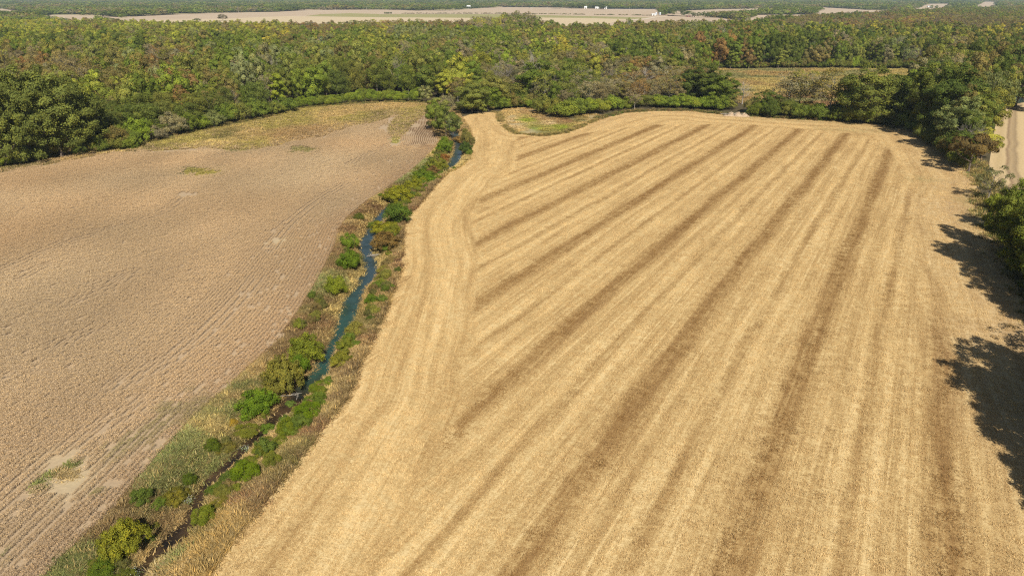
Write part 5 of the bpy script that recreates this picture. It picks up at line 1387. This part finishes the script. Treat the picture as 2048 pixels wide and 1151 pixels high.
# utility poles
pole_m = mesh_from('shaft', *tube([(0, 0, -.5), (0, 0, 6), (0, 0, 12.5)], [.24, .21, .16], 6), [M_POLE])
arm_m = box_mesh('crossarm', M_POLE, (-1.3, 1.3, -.24, -.10, 11.6, 11.8))
ins_m = mesh_from('insulator', *tube([(0, -.17, 11.8), (0, -.17, 12.1)], [.09, .06], 6), [M_GALV])
for i, (x, yb, yt, lab) in enumerate([(671,25,13.5,'utility pole above the green strip, left one of the two tall ones'),(734,24.2,14,'utility pole on the brown field, right one of the two tall ones'),(477,25.8,16,'utility pole at the left end of the distant brown field, right of the lone tree'),(404,26.5,18,'utility pole before the pale gap in the trees at the upper left'),(385,26.8,19,'utility pole left of the pale gap in the trees at the upper left'),(1258,25.5,15.5,'utility pole on the brown field left of the grain bins'),(1095,22.5,15,'utility pole below the orange tree on the distant field'),(1373,18.2,8,'utility pole among the trees right of the grain bins')]):
    P = g(x, yb); sc_ = min((yb - yt) / FPX * P[1] / 12.5, 1.35)
    e = empty('utility_pole', (P[0], P[1], 0), rnd.uniform(-.3, .3), (1.2, 1.2, sc_)); tag(e, lab, 'pole', 'utility poles on the plain')
    obj('shaft', pole_m, e); obj('crossarm', arm_m, e)
    for dx in (-1.15, 1.15): obj('insulator', ins_m, e, (dx, 0, 0))
# two vehicles far out on the field track
def vehicle(px, py, col, label):
    P = g(px, py); e = empty('parked_vehicle', (P[0], P[1], 0), 1.5); tag(e, label, 'vehicle')
    m = plain('vehicle_paint', col, .05, 1)
    obj('body', box_mesh('body', m, (-1.1, 1.1, -2.8, 2.8, .5, 1.25)), e)
    V = [(-1, -1.2, 1.25), (1, -1.2, 1.25), (1, 1.5, 1.25), (-1, 1.5, 1.25), (-.8, -.8, 2.1), (.8, -.8, 2.1), (.8, .8, 2.1), (-.8, .8, 2.1)]
    obj('cabin', mesh_from('cabin', V, [(4, 5, 6, 7), (0, 1, 5, 4), (1, 2, 6, 5), (2, 3, 7, 6), (3, 0, 4, 7)], [M_DARK]), e)
    wm = mesh_from('wheel', *tube([(-.14, 0, 0), (.14, 0, 0)], [.42, .42], 12), [M_DARK])
    for x in (-1., 1.):
        for y in (-1.8, 1.8): obj('wheel', wm, e, (x, y, .42))
vehicle(1058.5, 16.6, (.05, .05, .06), 'dark vehicle parked out on the distant brown field')
vehicle(1063.5, 16.6, (.75, .75, .75), 'white vehicle parked beside the dark one on the distant brown field')

# heap of broken wood and soil at the head of the stubble field
def debris():
    r = np.random.default_rng(91)
    a, b = g(1446, 231), g(1500, 233)
    e = empty('debris_heap', (*((a + b) / 2), 0)); tag(e, 'long low heap of pale broken wood and soil at the head of the stubble field', 'heap')
    ux = (b - a) / 2; L = np.linalg.norm(ux); ang = math.atan2(ux[1], ux[0]); e.rotation_euler = (0, 0, ang)
    n, m = 40, 12; V, F = [], []
    for j in range(m):
        for i in range(n):
            x, y = -L + 2 * L * i / (n - 1), -2.6 + 5.2 * j / (m - 1)
            env = max(0, 1 - (x / L) ** 4) * max(0, 1 - (y / 2.6) ** 2)
            V.append((x, y, env * (.7 + 1.0 * abs(math.sin(x * .9 + 1)) + r.uniform(0, .6)) - .05))
    F = [(j * n + i, j * n + i + 1, (j + 1) * n + i + 1, (j + 1) * n + i) for j in range(m - 1) for i in range(n - 1)]
    obj('mound', mesh_from('mound', V, F, [soil_material('debris_soil', (.20, .12, .07), (.50, .40, .27), .9)]), e)
    for i in range(26):
        x, y = r.uniform(-L * .95, L * .95), r.uniform(-1.8, 1.5); q = unit(1, r)[0] * np.array([1, 1, .25]); l = r.uniform(1., 2.6); z = 1.1
        c = np.array([x, y, z])
        obj('broken_limb', mesh_from('broken_limb', *tube([c - q * l, c + q * .1, c + q * l], [.13, .11, .06], 5), [M_PALE]), e)
debris()
def driftwood(px, py, n, seed, label):
    r = np.random.default_rng(seed); P = g(px, py, WZ); e = empty('driftwood', (P[0], P[1], WZ)); tag(e, label, 'driftwood')
    for i in range(n):
        q = unit(1, r)[0] * np.array([1, 1, .2]); l = r.uniform(.6, 1.7); c = np.array([r.uniform(-.9, .9), r.uniform(-.7, .7), r.uniform(.05, .4)])
        obj('branch', mesh_from('branch', *tube([c - q * l, c + r.normal(size=3) * .08, c + q * l], [.06, .05, .02], 4), [M_PALE]), e)
driftwood(746,512,11,92,'pale tangle of driftwood on the right bank at the creek bend')
driftwood(588,790,7,93,'pale sticks lying in the brown shallows below the largest bush')
# white-flowering weeds near the bottom
M_FLOWER = plain('white_flower_heads', (.62, .66, .60), .15, 8)
def weed(px, py, w, seed, label):
    r = np.random.default_rng(seed); P = g(px, py, -.6); z = float(ground_z(P[None])[0]); e = empty('flowering_weed', (P[0], P[1], z)); tag(e, label, 'plant')
    Q = np.c_[r.normal(0, w * .5, 60), r.normal(0, w * .4, 60), r.uniform(.5, 1.0, 60)]
    V, F = leaf_quads(Q, r.normal(size=(60, 3)) * .4 + np.array([0, 0, 1]), .034, .8, r); obj('flowers', mesh_from('flowers', V, F, [M_FLOWER]), e)
    V, F = leaf_quads(np.c_[Q[:, :2], Q[:, 2] * r.uniform(.2, .9, 60)], unit(60, r), .16, .4, r); lo = obj('leaves', mesh_from('leaves', V, F, [M_LEAF], {'lv': r.uniform(0, 1, 60), 'lw': r.uniform(0, 1, 60)}), e); lo['tint'] = [.13, .16, .07]
weed(376, 996, 1.0, 94, 'white-flowering weed on the left bank right of the olive bush')
weed(268, 1138, .8, 95, 'white-flowering weed by the water at the bottom edge')
weed(488, 890, .7, 96, 'white-flowering weed by the dark water below the soft willow')

# ------------------------------------------------------------------ air
def haze(density):
    V, F = [], []
    box(V, F, -9000, 9000, -700, 9000, -4.0, 63.0)
    s = NT('haze_air')
    v = s.n('ShaderNodeVolumePrincipled'); v.inputs['Color'].default_value = (.66, .84, 1.0, 1); v.inputs['Density'].default_value = density
    s.t.links.new(v.outputs[0], s.out.inputs['Volume'])
    o = obj('haze', mesh_from('haze', V, F, [s.m])); o['kind'] = 'stuff'
haze(5.0e-5)

# ------------------------------------------------------------------ labels that would repeat get their place in the row
def number_labels():
    by = {}
    for o in C.objects:
        if o.parent is None and o.get('label') and o.get('category'): by.setdefault(o['label'], []).append(o)
    W = ['second', 'third', 'fourth', 'fifth', 'sixth', 'seventh', 'eighth', 'ninth', 'tenth', 'eleventh', 'twelfth', 'thirteenth', 'fourteenth', 'fifteenth', 'sixteenth', 'seventeenth', 'eighteenth']
    for lab, os_ in by.items():
        if len(os_) < 2: continue
        px = [float(proj(np.array([[o.location.x, o.location.y]]))[0, 0]) for o in os_]
        if lab.startswith('tall tree of the row beyond'): continue
        os_ = [o for _, o in sorted(zip(px, os_), key=lambda q: q[0])]
        for i, o in enumerate(os_):
            o['label'] = lab + (', leftmost' if i == 0 else (', rightmost' if i == len(os_) - 1 else ', %s from left' % W[i - 1]))
number_labels()
